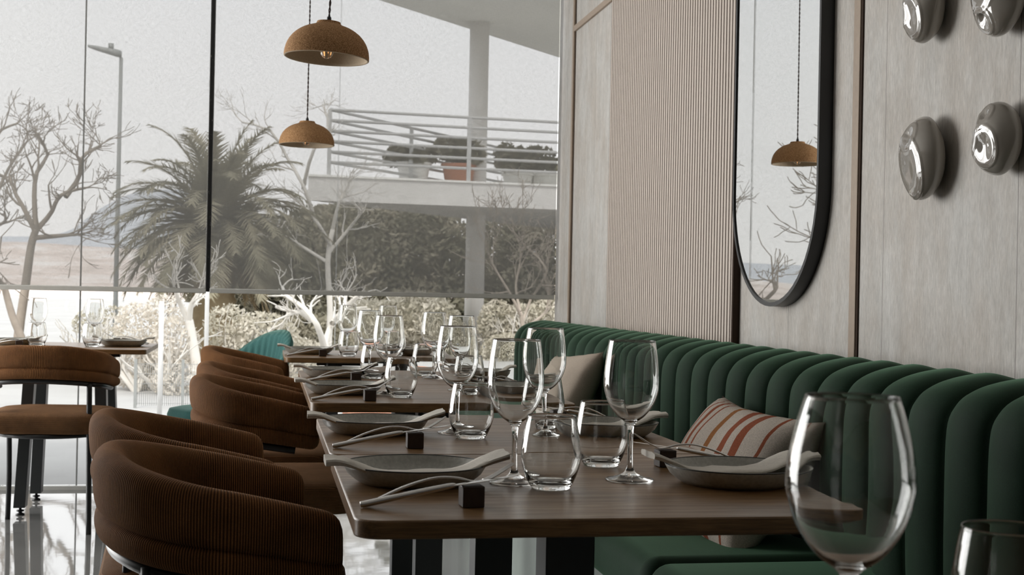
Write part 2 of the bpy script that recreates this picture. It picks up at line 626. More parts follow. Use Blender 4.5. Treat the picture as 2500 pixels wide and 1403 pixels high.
# timber strips on the right wall
bm = BM(); box(bm, XW - 0.007, XW, 3.335, 3.375, 0, ZC); struct('trim_2', bm, 'oak', bevel=0.002)
bm = BM(); box(bm, XW - 0.012, XW, 6.735, 6.765, 0, ZC); struct('trim_3', bm, 'oak', bevel=0.002)
bm = BM(); box(bm, XW - 0.012, XW, 5.934, 6.735, 2.375, 2.405); struct('trim_4', bm, 'oak', bevel=0.002)
# shadow gap beside the strip
bm = BM(); box(bm, XW - 0.004, XW, 3.325, 3.334, 0, ZC); struct('trim_5', bm, 'groove', smooth=False)
bm = BM(); box(bm, XW - 0.003, XW, 6.727, 6.734, 0, ZC); struct('trim_6', bm, 'groove', smooth=False)

# slatted panel
sp = thing('slatted_panel', 'tall pale wooden panel of narrow vertical slats with dark gaps on the grey wall', 'wall panel', (XW, 5.09, 0))
bm = BM(); box(bm, -0.018, 0, -0.843, 0.844, 0.02, ZC); obj('backing_board', bm, 'groove', sp, smooth=False)
ns = 58; pit = 1.687 / ns
bm = BM()
for i in range(ns):
    y0 = -0.843 + i * pit
    box(bm, -0.0192, -0.018, y0, y0 + pit * 0.67, 0.02, ZC)
obj('slats', bm, 'slat', sp, smooth=False)
bm = BM(); box(bm, -0.024, 0, -0.858, -0.845, 0.02, ZC); obj('edge_strip', bm, 'groove', sp, smooth=False)


# mirror
def pill(hw, z0, z1, n=28):
    pts = []
    for k in range(n + 1):
        a = PI + PI * k / n; pts.append((hw * math.cos(a), z0 + hw + hw * math.sin(a)))
    for k in range(n + 1):
        a = PI * k / n; pts.append((hw * math.cos(a), z1 - hw + hw * math.sin(a)))
    return pts


mr = thing('wall_mirror', 'tall pill shaped mirror in a thin black frame hanging on the grey wall', 'mirror', (XW, 3.862, 0))
HW, Z0, Z1 = 0.348, 1.012, 2.78
outer = pill(HW, Z0, Z1); inner = pill(HW - 0.012, Z0 + 0.012, Z1 - 0.012)
bm = BM()
rings = [[(-0.0, a, b) for a, b in outer], [(-0.040, a, b) for a, b in outer], [(-0.040, a, b) for a, b in inner], [(-0.0, a, b) for a, b in inner]]
R = loft(bm, [[Vector(p) for p in r] for r in rings], True, False, False)
obj('mirror_frame', bm, 'black', mr, smooth='auto')
bm = BM(); bm.faces.new([bm.verts.new((-0.036, a, b)) for a, b in inner]); obj('mirror_glass', bm, 'mirror', mr, smooth=False)


# ------------------------------------------------------------------ ceramic wall sculptures
def sculpture(name, label, y, z, hy, hz, dents, seed, tilt=0):
    bm = BM()
    bmesh.ops.create_icosphere(bm, subdivisions=7, radius=1)
    for v in bm.verts:
        p = v.co.normalized()
        d = 1 + 0.05 * noise.noise(p * 1.3 + Vector((seed, 0, 0)))
        for (dy, dz, rad, dep) in dents:
            dv = Vector((-0.80, dy, dz)).normalized()
            q = math.acos(max(-1, min(1, p.dot(dv))))
            if q < rad:
                t = q / rad
                d -= dep * (1 - t * t) ** 1.6
                
            else:
                t = (q - rad) / 0.22
                if t < 1: d += 0.02 * math.sin(PI * t) ** 2
        x = p.x * d
        v.co = Vector((x * 0.046 if x < 0 else x * 0.036, p.y * d * hy, p.z * d * hz))
    M3 = Matrix.Rotation(D2R(tilt), 4, 'X')
    for v in bm.verts: v.co = M3 @ v.co
    o = obj(name, bm, 'ceramic')
    o.location = (XW - 0.036, y, z)
    tag(o, label, 'wall sculpture', 'glazed ceramic wall sculptures')
    return o


sculpture('wall_sculpture', 'glossy grey ceramic wall pebble with a long hollow, lower one nearer the mirror', 2.918, 1.369, 0.082, 0.098, [(0.15, -0.30, 0.80, 0.24), (0.05, 0.52, 0.30, 0.14)], 3)
sculpture('wall_sculpture', 'glossy grey ceramic wall pebble with a round crater, lower one at the right edge', 2.590, 1.380, 0.071, 0.076, [(-0.10, -0.25, 0.52, 0.24), (0.80, 0.20, 0.50, 0.20), (0.0, 0.75, 0.26, 0.12)], 8)
sculpture('wall_sculpture', 'glossy grey ceramic wall pebble with folded side, upper one nearer the mirror', 2.922, 1.722, 0.069, 0.085, [(0.0, -0.30, 0.58, 0.20), (0.75, 0.0, 0.36, 0.22)], 15)
sculpture('wall_sculpture', 'glossy grey ceramic wall pebble cut by the top edge, upper one at the right', 2.597, 1.688, 0.082, 0.094, [(0.1, 0.3, 0.75, 0.22), (0.15, -0.80, 0.30, 0.22)], 22)


# ------------------------------------------------------------------ blinds
def blind(name, label, x0, x1, y, z):
    r = thing(name, label, 'blind', ((x0 + x1) / 2, y, z), 0, 'roller blinds on the front glazing')
    h = (x1 - x0) / 2
    bm = BM()
    vs = [bm.verts.new(p) for p in ((-h, 0, 0), (h, 0, 0), (h, 0, ZC - z), (-h, 0, ZC - z))]
    bm.faces.new(vs); obj('blind_fabric', bm, 'blind', r, smooth=False)
    bm = BM(); box(bm, -h, h, -0.007, 0.007, -0.020, 0.004); obj('bottom_rail', bm, 'rail', r, bevel=0.003)
    bm = BM(); tube(bm, [(-h, 0, ZC - z - 0.04), (h, 0, ZC - z - 0.04)], 0.028, 16); obj('roller', bm, 'rail', r)
    return r


YBL = 7.045
zb = at(500, 706, YBL).z
blind('roller_blind', 'translucent grey screen blind over the left part of the glazing', -1.52, at(503, 700, YBL).x, YBL, zb)
blind('roller_blind', 'translucent grey screen blind over the right part of the glazing, beside the wall', at(512, 700, YBL).x, XW - 0.02, YBL, at(900, 713, YBL).z)
bm = BM(); gx = at(507, 700, YBL + 0.02).x
box(bm, gx - 0.011, gx + 0.013, YBL + 0.008, YBL + 0.03, zb - 0.012, ZC)
tag(obj('blind_guide', bm, 'guide', smooth=False), 'slim black guide strip with pale specks in the gap between the two blinds', 'blind guide')


# ------------------------------------------------------------------ pendant lamps
def pendant(label, loc, tilt):
    r = thing('pendant_lamp', label, 'lamp', loc, 0, 'clay pendant lamps')
    r.rotation_euler = tilt
    R0, Hh = 0.1385, 0.112
    prof_o = [(R0 * math.sin(a) ** 0.92, Hh * math.cos(a) ** 0.9 if a < PI / 2 - 1e-4 else 0.0) for a in [PI / 2 * (1 - k / 24) for k in range(22)]]
    prof_o = [(r_, z_) for r_, z_ in prof_o if r_ > 0.041]
    top = [(0.040, Hh * 0.985 + 0.002), (0.038, Hh + 0.007), (0.0, Hh + 0.008)]
    bm = BM(); lathe(bm, prof_o + top, 72); obj('lamp_shade', bm, 'clay', r, smooth='auto')
    th = 0.008
    prof_i = [(R0, 0.0), (R0 - th * 0.4, -0.002), (R0 - th, 0.0)] + [((R0 - th) * math.sin(a), (Hh - th) * math.cos(a)) for a in [PI / 2 * (1 - k / 20) for k in range(1, 21)]]
    prof_i[-1] = (0, prof_i[-1][1])
    bm = BM(); lathe(bm, prof_i, 72); obj('shade_lining', bm, 'clay_in', r)
    bm = BM(); lathe(bm, [(0, Hh + 0.026), (0.006, Hh + 0.024), (0.0075, Hh + 0.018), (0.0075, Hh + 0.008), (0, Hh + 0.007)], 20); obj('cable_grip', bm, 'black', r)
    # two twisted strands
    Lc = ZC - loc[2] - 0.0
    bm = BM()
    for s in (0, PI):
        pts = []
        n = int((Lc - Hh - 0.02) / 0.008)
        for k in range(n + 1):
            z = Hh + 0.022 + (Lc - Hh - 0.022) * k / n
            a = s + z * 2 * PI / 0.045
            pts.append((0.0022 * math.cos(a), 0.0022 * math.sin(a), z))
        tube(bm, pts, 0.0021, 6)
    obj('cable', bm, 'cable', r)
    # bulb
    bm = BM(); lathe(bm, [(0, 0.062), (0.013, 0.062), (0.014, 0.082), (0.013, Hh - 0.008), (0, Hh - 0.008)], 20); obj('bulb_socket', bm, 'black', r)
    prof = [(0.0125, 0.062), (0.013, 0.052)] + [(0.0225 * math.sin(a), 0.022 - 0.0225 * math.cos(a) + 0.0) for a in [PI * (0.80 - 0.80 * k / 14) for k in range(15)]]
    prof[-1] = (0, prof[-1][1])
    inn = [(max(0, r_ - 0.0008), z_ + (0.0008 if i > 6 else 0)) for i, (r_, z_) in enumerate(prof)]
    bm = BM(); lathe(bm, prof + inn[::-1], 32); b = obj('light_bulb', bm, 'glass', r)
    bm = BM()
    for k in range(4):
        a = k * PI / 2 + 0.4
        tube(bm, [(0.007 * math.cos(a), 0.007 * math.sin(a), 0.052), (0.006 * math.cos(a), 0.006 * math.sin(a), 0.018)], 0.0006, 5)
    obj('filament', bm, 'filament', b)
    return r


m, nt, out = new_mat('filament_glow')
e = N(nt, 'ShaderNodeEmission'); e.inputs[0].default_value = (1.0, 0.45, 0.15, 1); e.inputs[1].default_value = 1.6
nz_ = noise_tex(nt, coords(nt), 40, 1)
L(nt, ramp(nt, nz_, [(0.2, (1.0, 0.40, 0.12)), (0.8, (1.0, 0.5, 0.2))]), e.inputs[0])
L(nt, e.outputs[0], out.inputs[0]); M['filament'] = m
P1 = (0.178, 4.45, 1.790); P2 = (0.186, 6.895, 1.760)
pendant('speckled clay dome pendant lamp, the larger looking one hanging nearer the viewer', P1, (0, D2R(2.6), 0))
pendant('speckled clay dome pendant lamp hanging close to the blind, seen beneath the nearer one', P2, (0, D2R(0.2), 0))


# ------------------------------------------------------------------ banquette
bq = thing('banquette', 'long dark green velvet wall bench with rounded vertical channels', 'bench', (0, 0, 0))
YN, YF = 0.90, 6.93
pitch = 0.153; y_val0 = 2.357 - 9 * pitch
prof = smoothpts([(1.285, 0.40), (1.276, 0.52), (1.274, 0.66), (1.276, 0.79), (1.288, 0.828), (1.312, 0.846), (1.350, 0.858), (1.40, 0.865), (1.45, 0.864), (1.49, 0.855), (1.522, 0.82)], 52)
nrm = []
for i, (x, z) in enumerate(prof):
    a = prof[max(i - 1, 0)]; b = prof[min(i + 1, len(prof) - 1)]
    t = Vector((b[0] - a[0], b[1] - a[1])).normalized()
    nrm.append(Vector((-t.y, t.x)))
nrib = int(round((YF - y_val0) / pitch))
bm = BM(); rings = []
for r_i in range(nrib):
    for k in range(14):
        u = k / 14.0
        y = y_val0 + (r_i + u) * pitch
        b = 0.042 * (1 - abs(2 * u - 1) ** 2.2) ** 0.55 - 0.006
        if r_i == 0 and k == 0: b = -0.02
        # the far end rounds off towards the wall
        e_ = max(0, (y - (YF - 0.20)) / 0.20)
        ring = []
        for (x, z), nn in zip(prof, nrm):
            bb = b * (1.0 if z < 0.8 or x < 1.40 else max(0.25, 1 - (x - 1.40) / 0.14))
            px_, pz_ = x + nn.x * bb, z + nn.y * bb
            px_ += 0.06 * e_ ** 2.5 * max(0, (1.52 - px_) / 0.25); pz_ -= 0.03 * e_ ** 2.5
            ring.append(Vector((px_, y, pz_)))
        rings.append(ring)
yl = y_val0 + nrib * pitch
ring = [Vector((x + 0.06, yl, z - 0.03)) for x, z in prof]; rings.append(ring)
RV = loft(bm, rings, False)
# end caps
n = len(prof)
for base in (0, len(rings) - 1):
    vs = RV[base]
    c = bm.verts.new(Vector((1.46, rings[base][0].y, 0.6)))
    for i in range(n - 1): bm.faces.new((vs[i], vs[i + 1], c))
obj('backrest', bm, 'green', bq)


def cushion_box(bm, x0, x1, y0, y1, z0, z1, r):
    """rounded upholstery block: superellipse loft along Y with rounded ends"""
    rings = []
    hx, hz = (x1 - x0) / 2, (z1 - z0) / 2; cx, cz = (x0 + x1) / 2, (z0 + z1) / 2
    ys = [(y0 + r * (1 - math.cos(a * PI / 16)), math.sin(a * PI / 16)) for a in range(0, 9)]
    L_ = [(y0 + r * (1 - math.cos(t)), math.sin(t)) for t in [PI / 2 * k / 8 for k in range(9)]]
    L_ += [(y0 + r + (y1 - y0 - 2 * r) * k / 12, 1.0) for k in range(1, 12)]
    L_ += [(y1 - r * (1 - math.cos(t)), math.sin(t)) for t in [PI / 2 * (1 - k / 8) for k in range(9)]]
    for y, s in L_:
        ring = []
        for (a, b) in rrect(hx - r * (1 - s), hz - r * (1 - s), max(0.002, r * s * 0.98 + 0.001), 6):
            ring.append(Vector((cx + a, y, cz + b)))
        rings.append(ring)
    loft(bm, rings)


bm = BM(); cushion_box(bm, 0.805, 1.33, 0.92, 2.78, 0.345, 0.475, 0.045); obj('seat_cushion', bm, 'green', bq)
bm = BM(); cushion_box(bm, 0.805, 1.33, 2.785, 6.90, 0.345, 0.475, 0.045); obj('seat_cushion', bm, 'green', bq)
bm = BM(); box(bm, 0.86, 1.525, 0.92, 6.90, 0.0, 0.35); obj('plinth', bm, 'plinth', bq, smooth=False)['label'] = 'pale green plinth under the green seat'


# ------------------------------------------------------------------ cushions
def pillow(name, label, mat, w, h, t, loc, rot, cat='cushion'):
    bm = BM(); uvl = bm.loops.layers.uv.new('uv')
    n = 28
    V = {}
    for side in (1, -1):
        for i in range(n + 1):
            for j in range(n + 1):
                u = -1 + 2 * i / n; v = -1 + 2 * j / n
                edge = i in (0, n) or j in (0, n)
                if edge and side == -1: V[(side, i, j)] = V[(1, i, j)]; continue
                pin = 1 - 0.10 * (1 - abs(u) ** 2) * abs(v) ** 6 - 0.10 * (1 - abs(v) ** 2) * abs(u) ** 6
                x = u * w / 2 * (1 - 0.12 * (1 - v * v) * abs(u) ** 4)
                y = v * h / 2 * (1 - 0.12 * (1 - u * u) * abs(v) ** 4)
                b = ((1 - abs(u) ** 2.6) * (1 - abs(v) ** 2.6)) ** 0.52
                wr = 0.010 * noise.noise(Vector((u * 2.2 + t * 50, v * 2.2, side)))
                z = side * (t / 2 * b) + (wr * (1 if not edge else 0.4))
                V[(side, i, j)] = bm.verts.new((x, y, z))
    for side in (1, -1):
        for i in range(n):
            for j in range(n):
                q = [(i, j), (i + 1, j), (i + 1, j + 1), (i, j + 1)]
                if side == -1: q = q[::-1]
                try: f = bm.faces.new([V[(side,) + k] for k in q])
                except ValueError: continue
                for lp, k in zip(f.loops, q): lp[uvl].uv = (k[0] / n, k[1] / n)
    o = obj(name, bm, mat)
    o.location = loc
    o.rotation_euler = rot
    return tag(o, label, cat, 'cushions on the green bench')


def face_rot(nx, ny, nz, spin):
    """rotation whose local +Z is the given normal, spun about it"""
    z = Vector((nx, ny, nz)).normalized()
    x = Vector((0, 0, 1)).cross(z).normalized(); y = z.cross(x)
    m3 = Matrix((x, y, z)).transposed() @ Matrix.Rotation(D2R(spin), 3, 'Z')
    return m3.to_euler()


pillow('cushion', 'plain beige linen cushion leaning on the green bench beside the far tables', 'linen', 0.40, 0.38, 0.16, (1.120, 5.03, 0.640), face_rot(-0.87, -0.12, 0.42, 5))
pillow('cushion', 'cream cushion with rust red stripes leaning on the green bench by the nearest tables', 'stripes', 0.52, 0.38, 0.19, (1.120, 3.145, 0.605), face_rot(-0.87, -0.10, 0.50, -2))


# ------------------------------------------------------------------ tables
def table(label, cx, cy, hx=0.346, hy=0.341):
    r = thing('dining_table', label, 'table', (cx, cy, 0), 0, 'dark wood tables along the green bench')
    bm = BM(); prism(bm, rrect(hx, hy, 0.035, 8), 0.726, 0.75); obj('tabletop', bm, 'wood', r, bevel=0.0025)
    bm = BM(); box(bm, -0.17, 0.17, -0.03, 0.03, 0.70, 0.726); box(bm, -0.03, 0.03, -0.2, 0.2, 0.70, 0.726)
    obj('top_support', bm, 'black', r, bevel=0.002)
    bm = BM(); box(bm, -0.038, 0.038, -0.038, 0.038, 0.01, 0.70); obj('column', bm, 'leg', r, bevel=0.002)
    bm = BM(); box(bm, -0.21, 0.21, -0.21, 0.21, 0.0, 0.012); obj('base_plate', bm, 'black', r, bevel=0.003)
    return r


T = {}
TX = 0.4615
tb = table('dark wood table in the foreground holding the largest wine glass, below the frame', TX, 0.88)
T[0] = (TX, 0.88)
for i, (y, lb) in enumerate([(2.037, 'dark wood bench table nearest the viewer, beside the striped cushion'),
                             (2.722, 'second dark wood bench table, pushed against the nearest one'),
                             (3.790, 'third dark wood bench table, across a gap from the nearest pair'),
                             (4.475, 'fourth dark wood bench table, pushed against the third beside the beige cushion')]):
    T[i + 1] = ((TX if i < 4 else 0.425), y)
    dup(tb, (T[i + 1][0], y, 0), 0, lb)


# left table with four splayed legs and adjustable feet
L6 = thing('dining_table', 'dark wood table on four splayed square legs by the window at the left', 'table', (-0.885, 6.56, 0))
T6 = (-0.885, 6.56)
bm = BM(); prism(bm, rrect(0.365, 0.35, 0.03, 6), 0.728, 0.75); obj('tabletop', bm, 'wood', L6, bevel=0.0025)
bm = BM(); box(bm, -0.22, 0.22, -0.03, 0.03, 0.70, 0.728); box(bm, -0.18, -0.12, -0.22, 0.22, 0.70, 0.728); box(bm, 0.12, 0.18, -0.22, 0.22, 0.70, 0.728)
obj('top_support', bm, 'black', L6, bevel=0.002)
for sx in (-1, 1):
    for sy in (-1, 1):
        bm = BM()
        a = Vector((sx * 0.150, sy * 0.17, 0.715)); b = Vector((sx * 0.178, sy * 0.215, 0.035))
        rings = []
        for p in (a, b):
            rings.append([p + Vector((ex * 0.025, ey * 0.036, 0)) for ex, ey in ((-1, -1), (1, -1), (1, 1), (-1, 1))])
        loft(bm, rings); lg = obj('leg', bm, 'leg', L6, bevel=0.002)
        bm = BM(); lathe(bm, [(0, 0.036), (0.006, 0.036), (0.006, 0.024), (0.017, 0.022), (0.017, 0.016), (0.008, 0.013), (0.008, 0.010), (0.020, 0.005), (0.020, 0.0), (0, 0)], 16)
        for v in bm.verts: v.co += Vector((b.x, b.y, 0))
        obj('adjustable_foot', bm, 'black', lg)


dup(L6, (0.445, 6.03, 0), 0, 'farthest dark wood bench table, close to the window', 'dark wood tables along the green bench')


# ------------------------------------------------------------------ glassware
def wine_master():
    # outer silhouette (r,z), then the inner wall of the bowl
    o = smoothpts([(0.0375, 0.0012), (0.0372, 0.003), (0.030, 0.0045), (0.014, 0.0095), (0.0065, 0.017), (0.0046, 0.030), (0.0042, 0.060), (0.0048, 0.080), (0.0090, 0.0905),
                   (0.022, 0.101), (0.0345, 0.118), (0.0420, 0.140), (0.0432, 0.158), (0.0415, 0.180), (0.0385, 0.203), (0.0362, 0.2175)], 64)
    rim = [(0.0359, 0.2183), (0.0355, 0.2175)]
    inn = smoothpts([(0.0355, 0.2170), (0.0378, 0.203), (0.0408, 0.180), (0.0425, 0.158), (0.0413, 0.140), (0.0338, 0.1185), (0.0212, 0.1025), (0.0090, 0.0945), (0.0, 0.0925)], 32)
    inn[-1] = (0.0, 0.0925)
    return [(0.0, 0.0012), (0.0365, 0.0)] + o + rim + inn


def big_wine_master():
    """the rounder, wide bellied glass in the foreground"""
    o = smoothpts([(0.0400, 0.0012), (0.0397, 0.003), (0.031, 0.0045), (0.014, 0.0095), (0.0065, 0.017), (0.0046, 0.030), (0.0042, 0.060), (0.0048, 0.078), (0.0090, 0.0885),
                   (0.025, 0.101), (0.0395, 0.122), (0.0465, 0.145), (0.0473, 0.158), (0.0450, 0.178), (0.0392, 0.202), (0.0342, 0.2175)], 72)
    rim = [(0.0339, 0.2183), (0.0335, 0.2175)]
    inn = smoothpts([(0.0335, 0.2170), (0.0384, 0.202), (0.0442, 0.178), (0.0465, 0.158), (0.0457, 0.145), (0.0387, 0.1225), (0.0242, 0.1025), (0.0095, 0.0935), (0.0, 0.0915)], 36)
    inn[-1] = (0.0, 0.0915)
    return [(0.0, 0.0012), (0.039, 0.0)] + o + rim + inn


def tumbler_master():
    o = smoothpts([(0.0255, 0.0), (0.0290, 0.002), (0.0370, 0.017), (0.0435, 0.037), (0.0448, 0.050), (0.0432, 0.068), (0.0395, 0.090), (0.0362, 0.108)], 36)
    rim = [(0.0358, 0.1088), (0.0354, 0.108)]
    inn = smoothpts([(0.0353, 0.1075), (0.0385, 0.090), (0.0422, 0.068), (0.0437, 0.050), (0.0424, 0.038), (0.0360, 0.021), (0.0265, 0.011), (0.012, 0.0085), (0.0, 0.008)], 30)
    inn[-1] = (0, 0.008)
    return [(0.0, 0.0015), (0.022, 0.0015)] + o + rim + inn


def make_glass(name, prof, n=64):
    bm = BM(); lathe(bm, prof, n); return obj(name, bm, 'glass')


wine0 = make_glass('wine_glass', wine_master()); tag(wine0, 'x', 'wine glass')
tumb0 = make_glass('tumbler', tumbler_master()); tag(tumb0, 'x', 'tumbler')
used = {}


def put(src, loc, label, group, rz=0, sc=1.0):
    if src.name not in used:
        used[src.name] = 1; o = src
    else:
        o = src.copy(); C.objects.link(o)
    o.location = loc; o.rotation_euler = (0, 0, rz); o.scale = (sc, sc, sc)
    o['label'] = label; o['group'] = group
    return o


ZT = 0.7502
GW, GT = 'wine glasses on the tables', 'stemless tumblers on the tables'
big = make_glass('wine_glass', big_wine_master(), 96); tag(big, 'largest looking wine glass, wide bellied and out of focus at the front right', 'wine glass', GW)
big.location = (0.428, 0.9387, ZT); used[big.name] = 1
put(wine0, (0.563, 2.040, ZT), 'empty wine glass on the nearest table, on the bench side before the striped cushion', GW)
put(wine0, (0.376, 2.020, ZT), 'empty wine glass on the nearest table, on the chair side beside the front tumbler', GW)
put(wine0, (0.560, 2.690, ZT), 'empty wine glass on the second table, on the bench side before the beige cushion', GW)
put(wine0, (0.387, 2.735, ZT), 'empty wine glass on the second table, on the chair side', GW)
put(wine0, (0.337, 3.745, ZT), 'empty wine glass on the third table, on the chair side above the small front tumbler', GW)
put(wine0, (0.562, 3.900, ZT), 'empty wine glass on the third table, on the bench side', GW)
put(wine0, (0.345, 4.560, ZT), 'empty wine glass on the fourth table, on the chair side', GW)
put(wine0, (0.548, 4.430, ZT), 'empty wine glass on the fourth table, on the bench side', GW)
put(wine0, (0.352, 5.95, ZT), 'empty wine glass on the farthest bench table, on the chair side', GW)
put(wine0, (0.535, 6.02, ZT), 'empty wine glass on the farthest bench table, on the bench side', GW)
put(tumb0, (0.592, 1.000, ZT), 'stemless tumbler cut by the lower right corner, out of focus', GT)
put(tumb0, (0.420, 1.960, ZT), 'stemless tumbler at the front of the nearest table, centre of the photo', GT)
put(tumb0, (0.561, 2.215, ZT), 'stemless tumbler on the nearest table, behind the bench side wine glass', GT)
put(tumb0, (0.403, 2.640, ZT), 'stemless tumbler on the second table, on the chair side near the cutlery', GT)
put(tumb0, (0.590, 2.840, ZT), 'stemless tumbler on the second table, on the bench side', GT)
put(tumb0, (0.362, 3.640, ZT), 'stemless tumbler at the front of the third table, on the chair side', GT)
put(tumb0, (0.565, 3.760, ZT), 'stemless tumbler on the third table, on the bench side', GT)
put(tumb0, (0.350, 4.410, ZT), 'stemless tumbler on the fourth table, on the chair side', GT)
put(tumb0, (0.535, 4.560, ZT), 'stemless tumbler on the fourth table, on the bench side', GT)
put(tumb0, (0.352, 5.830, ZT), 'stemless tumbler on the farthest bench table, on the chair side', GT)
put(tumb0, (0.560, 5.900, ZT), 'stemless tumbler on the farthest bench table, on the bench side', GT)
# left table
put(wine0, (-1.04, 6.56, ZT), 'empty wine glass on the left window table, the left one', GW)
put(tumb0, (-1.02, 6.42, ZT), 'stemless tumbler on the left window table, the left one', GT)
put(wine0, (-0.79, 6.60, ZT), 'empty wine glass on the left window table, the right one', GW)
put(tumb0, (-0.78, 6.44, ZT), 'stemless tumbler on the left window table, the right one', GT)


# ------------------------------------------------------------------ place settings
def plate_master():
    r = thing('plate', 'x', 'plate')
    bm = BM()
    lathe(bm, [(0, 0.003), (0.072, 0.003), (0.074, 0.0), (0.080, 0.0), (0.090, 0.006), (0.101, 0.015), (0.1075, 0.026), (0.1083, 0.028)], 72)
    bmi = smoothpts([(0.1083, 0.028), (0.1068, 0.0285), (0.104, 0.024), (0.097, 0.014), (0.085, 0.0085), (0.05, 0.007), (0.0, 0.007)], 24)
    bmi[-1] = (0, 0.007)
    lathe(bm, bmi, 72)
    bmesh.ops.remove_doubles(bm, verts=bm.verts, dist=0.0001)
    obj('plate_body', bm, 'plate', r)
    bm = BM()
    pts = [(0.1078 * math.cos(2 * PI * k / 72), 0.1078 * math.sin(2 * PI * k / 72), 0.0282) for k in range(72)]
    rings = []
    for k in range(72):
        a = 2 * PI * k / 72
        rings.append([Vector(((0.1076 + 0.0013 * math.cos(b)) * math.cos(a), (0.1076 + 0.0013 * math.cos(b)) * math.sin(a), 0.0284 + 0.0011 * math.sin(b))) for b in [2 * PI * j / 6 for j in range(6)]])
    rings.append(rings[0]); loft(bm, rings, True, False, False)
    obj('glaze_edge', bm, 'plate_rim', r)['label'] = 'thin dark edge of the plate'
    return r


def napkin_master():
    """folded strip lying across the plate along X; both ends stand proud of the rim"""
    bm = BM()
    ctrl = [(-0.140, 0.036), (-0.112, 0.0350), (-0.085, 0.026), (-0.055, 0.0165), (0.0, 0.0150), (0.055, 0.0165), (0.085, 0.026), (0.110, 0.035), (0.134, 0.042)]
    P = smoothpts(ctrl, 32)
    rings = []
    for i, (x, z) in enumerate(P):
        t = abs(x) / 0.13
        hw = 0.035 + 0.002 * math.sin(x * 60)
        sk = 0.10 * x
        th = 0.0036 + 0.0060 * max(0, t - 0.50)
        top = [(-1, 0.5), (-0.93, 0.95), (-0.5, 1.05 + 0.25 * math.sin(x * 50)), (0, 1.0), (0.5, 1.1 + 0.2 * math.cos(x * 41)), (0.93, 0.95), (1, 0.5)]
        wv = 0.0016 * noise.noise(Vector((x * 38, 1.3, 0)))
        ring = [Vector((x, sk + a * hw * (1 + 0.10 * noise.noise(Vector((x * 25, a, 4)))), z + b * th + wv + 0.0016 * noise.noise(Vector((x * 45, a * 2.2, 7))))) for a, b in top] + [Vector((x, sk + a * hw, z - 0.5 * th * b)) for a, b in ((0.93, 0.6), (0, 1), (-0.93, 0.6))]
        rings.append(ring)
    loft(bm, rings)
    o = obj('napkin', bm, 'napkin', smooth='auto')
    return tag(o, 'x', 'napkin')


def flat_sweep(bm, ctrl, n=40):
    """ctrl: (x, z, halfwidth, halfthick, yoff)"""
    P = smoothpts(ctrl, n); rings = []
    for i, (x, z, w, t, yo) in enumerate(P):
        a = P[max(0, i - 1)]; b = P[min(len(P) - 1, i + 1)]
        d = Vector((b[0] - a[0], b[1] - a[1])).normalized(); nn = Vector((-d.y, d.x))
        ring = []
        for k in range(10):
            an = 2 * PI * k / 10
            ring.append(Vector((x + nn.x * t * math.sin(an), yo + w * math.cos(an), z + nn.y * t * math.sin(an))))
        rings.append(ring)
    loft(bm, rings)


def fork_master():
    r = thing('fork', 'x', 'fork')
    bm = BM()
    flat_sweep(bm, [(0.0, 0.0035, 0.0045, 0.0018, 0), (0.012, 0.0055, 0.0052, 0.0020, 0), (0.055, 0.0250, 0.0048, 0.0020, 0), (0.095, 0.0370, 0.0032, 0.0016, 0), (0.125, 0.0375, 0.0028, 0.0015, 0),
                    (0.146, 0.0330, 0.0035, 0.0013, 0), (0.157, 0.0325, 0.0090, 0.0010, 0), (0.165, 0.0340, 0.0112, 0.0009, 0)])
    obj('fork_handle', bm, 'steel', r)
    for k in range(4):
        y = -0.0090 + 0.0060 * k
        bm = BM()
        flat_sweep(bm, [(0.163, 0.0335, 0.0018, 0.0009, y), (0.176, 0.0395, 0.0015, 0.0009, y), (0.190, 0.0480, 0.0013, 0.0008, y), (0.204, 0.0570, 0.0008, 0.0005, y)], 12)
        obj('tine', bm, 'steel', r)
    return r


def knife_master():
    r = thing('knife', 'x', 'knife')
    bm = BM()
    flat_sweep(bm, [(0.0, 0.0050, 0.0062, 0.0036, 0), (0.010, 0.0060, 0.0074, 0.0044, 0), (0.06, 0.0165, 0.0074, 0.0042, 0), (0.118, 0.0280, 0.0066, 0.0036, 0), (0.128, 0.0292, 0.0046, 0.0016, 0.0005)])
    obj('knife_handle', bm, 'steel', r)
    bm = BM()
    flat_sweep(bm, [(0.125, 0.0288, 0.0055, 0.0012, 0), (0.145, 0.0320, 0.0088, 0.0008, 0), (0.18, 0.0370, 0.0092, 0.0007, 0), (0.205, 0.0405, 0.0062, 0.0006, 0.002), (0.216, 0.0420, 0.0012, 0.0004, 0.006)])
    obj('blade', bm, 'steel', r)
    return r


def block_master():
    bm = BM(); box(bm, -0.015, 0.015, -0.015, 0.015, 0, 0.0285); o = obj('cutlery_rest', bm, 'block', bevel=0.0015)
    return tag(o, 'x', 'cutlery rest')


plate0 = plate_master(); nap0 = napkin_master(); fork0 = fork_master(); knife0 = knife_master(); block0 = block_master()


def place(src, loc, rz, label, group):
    if src.name not in used:
        used[src.name] = 1
        src.location = loc; src.rotation_euler = (0, 0, rz); src['label'] = label; src['group'] = group
        return src
    return dup(src, loc, rz, label, group)


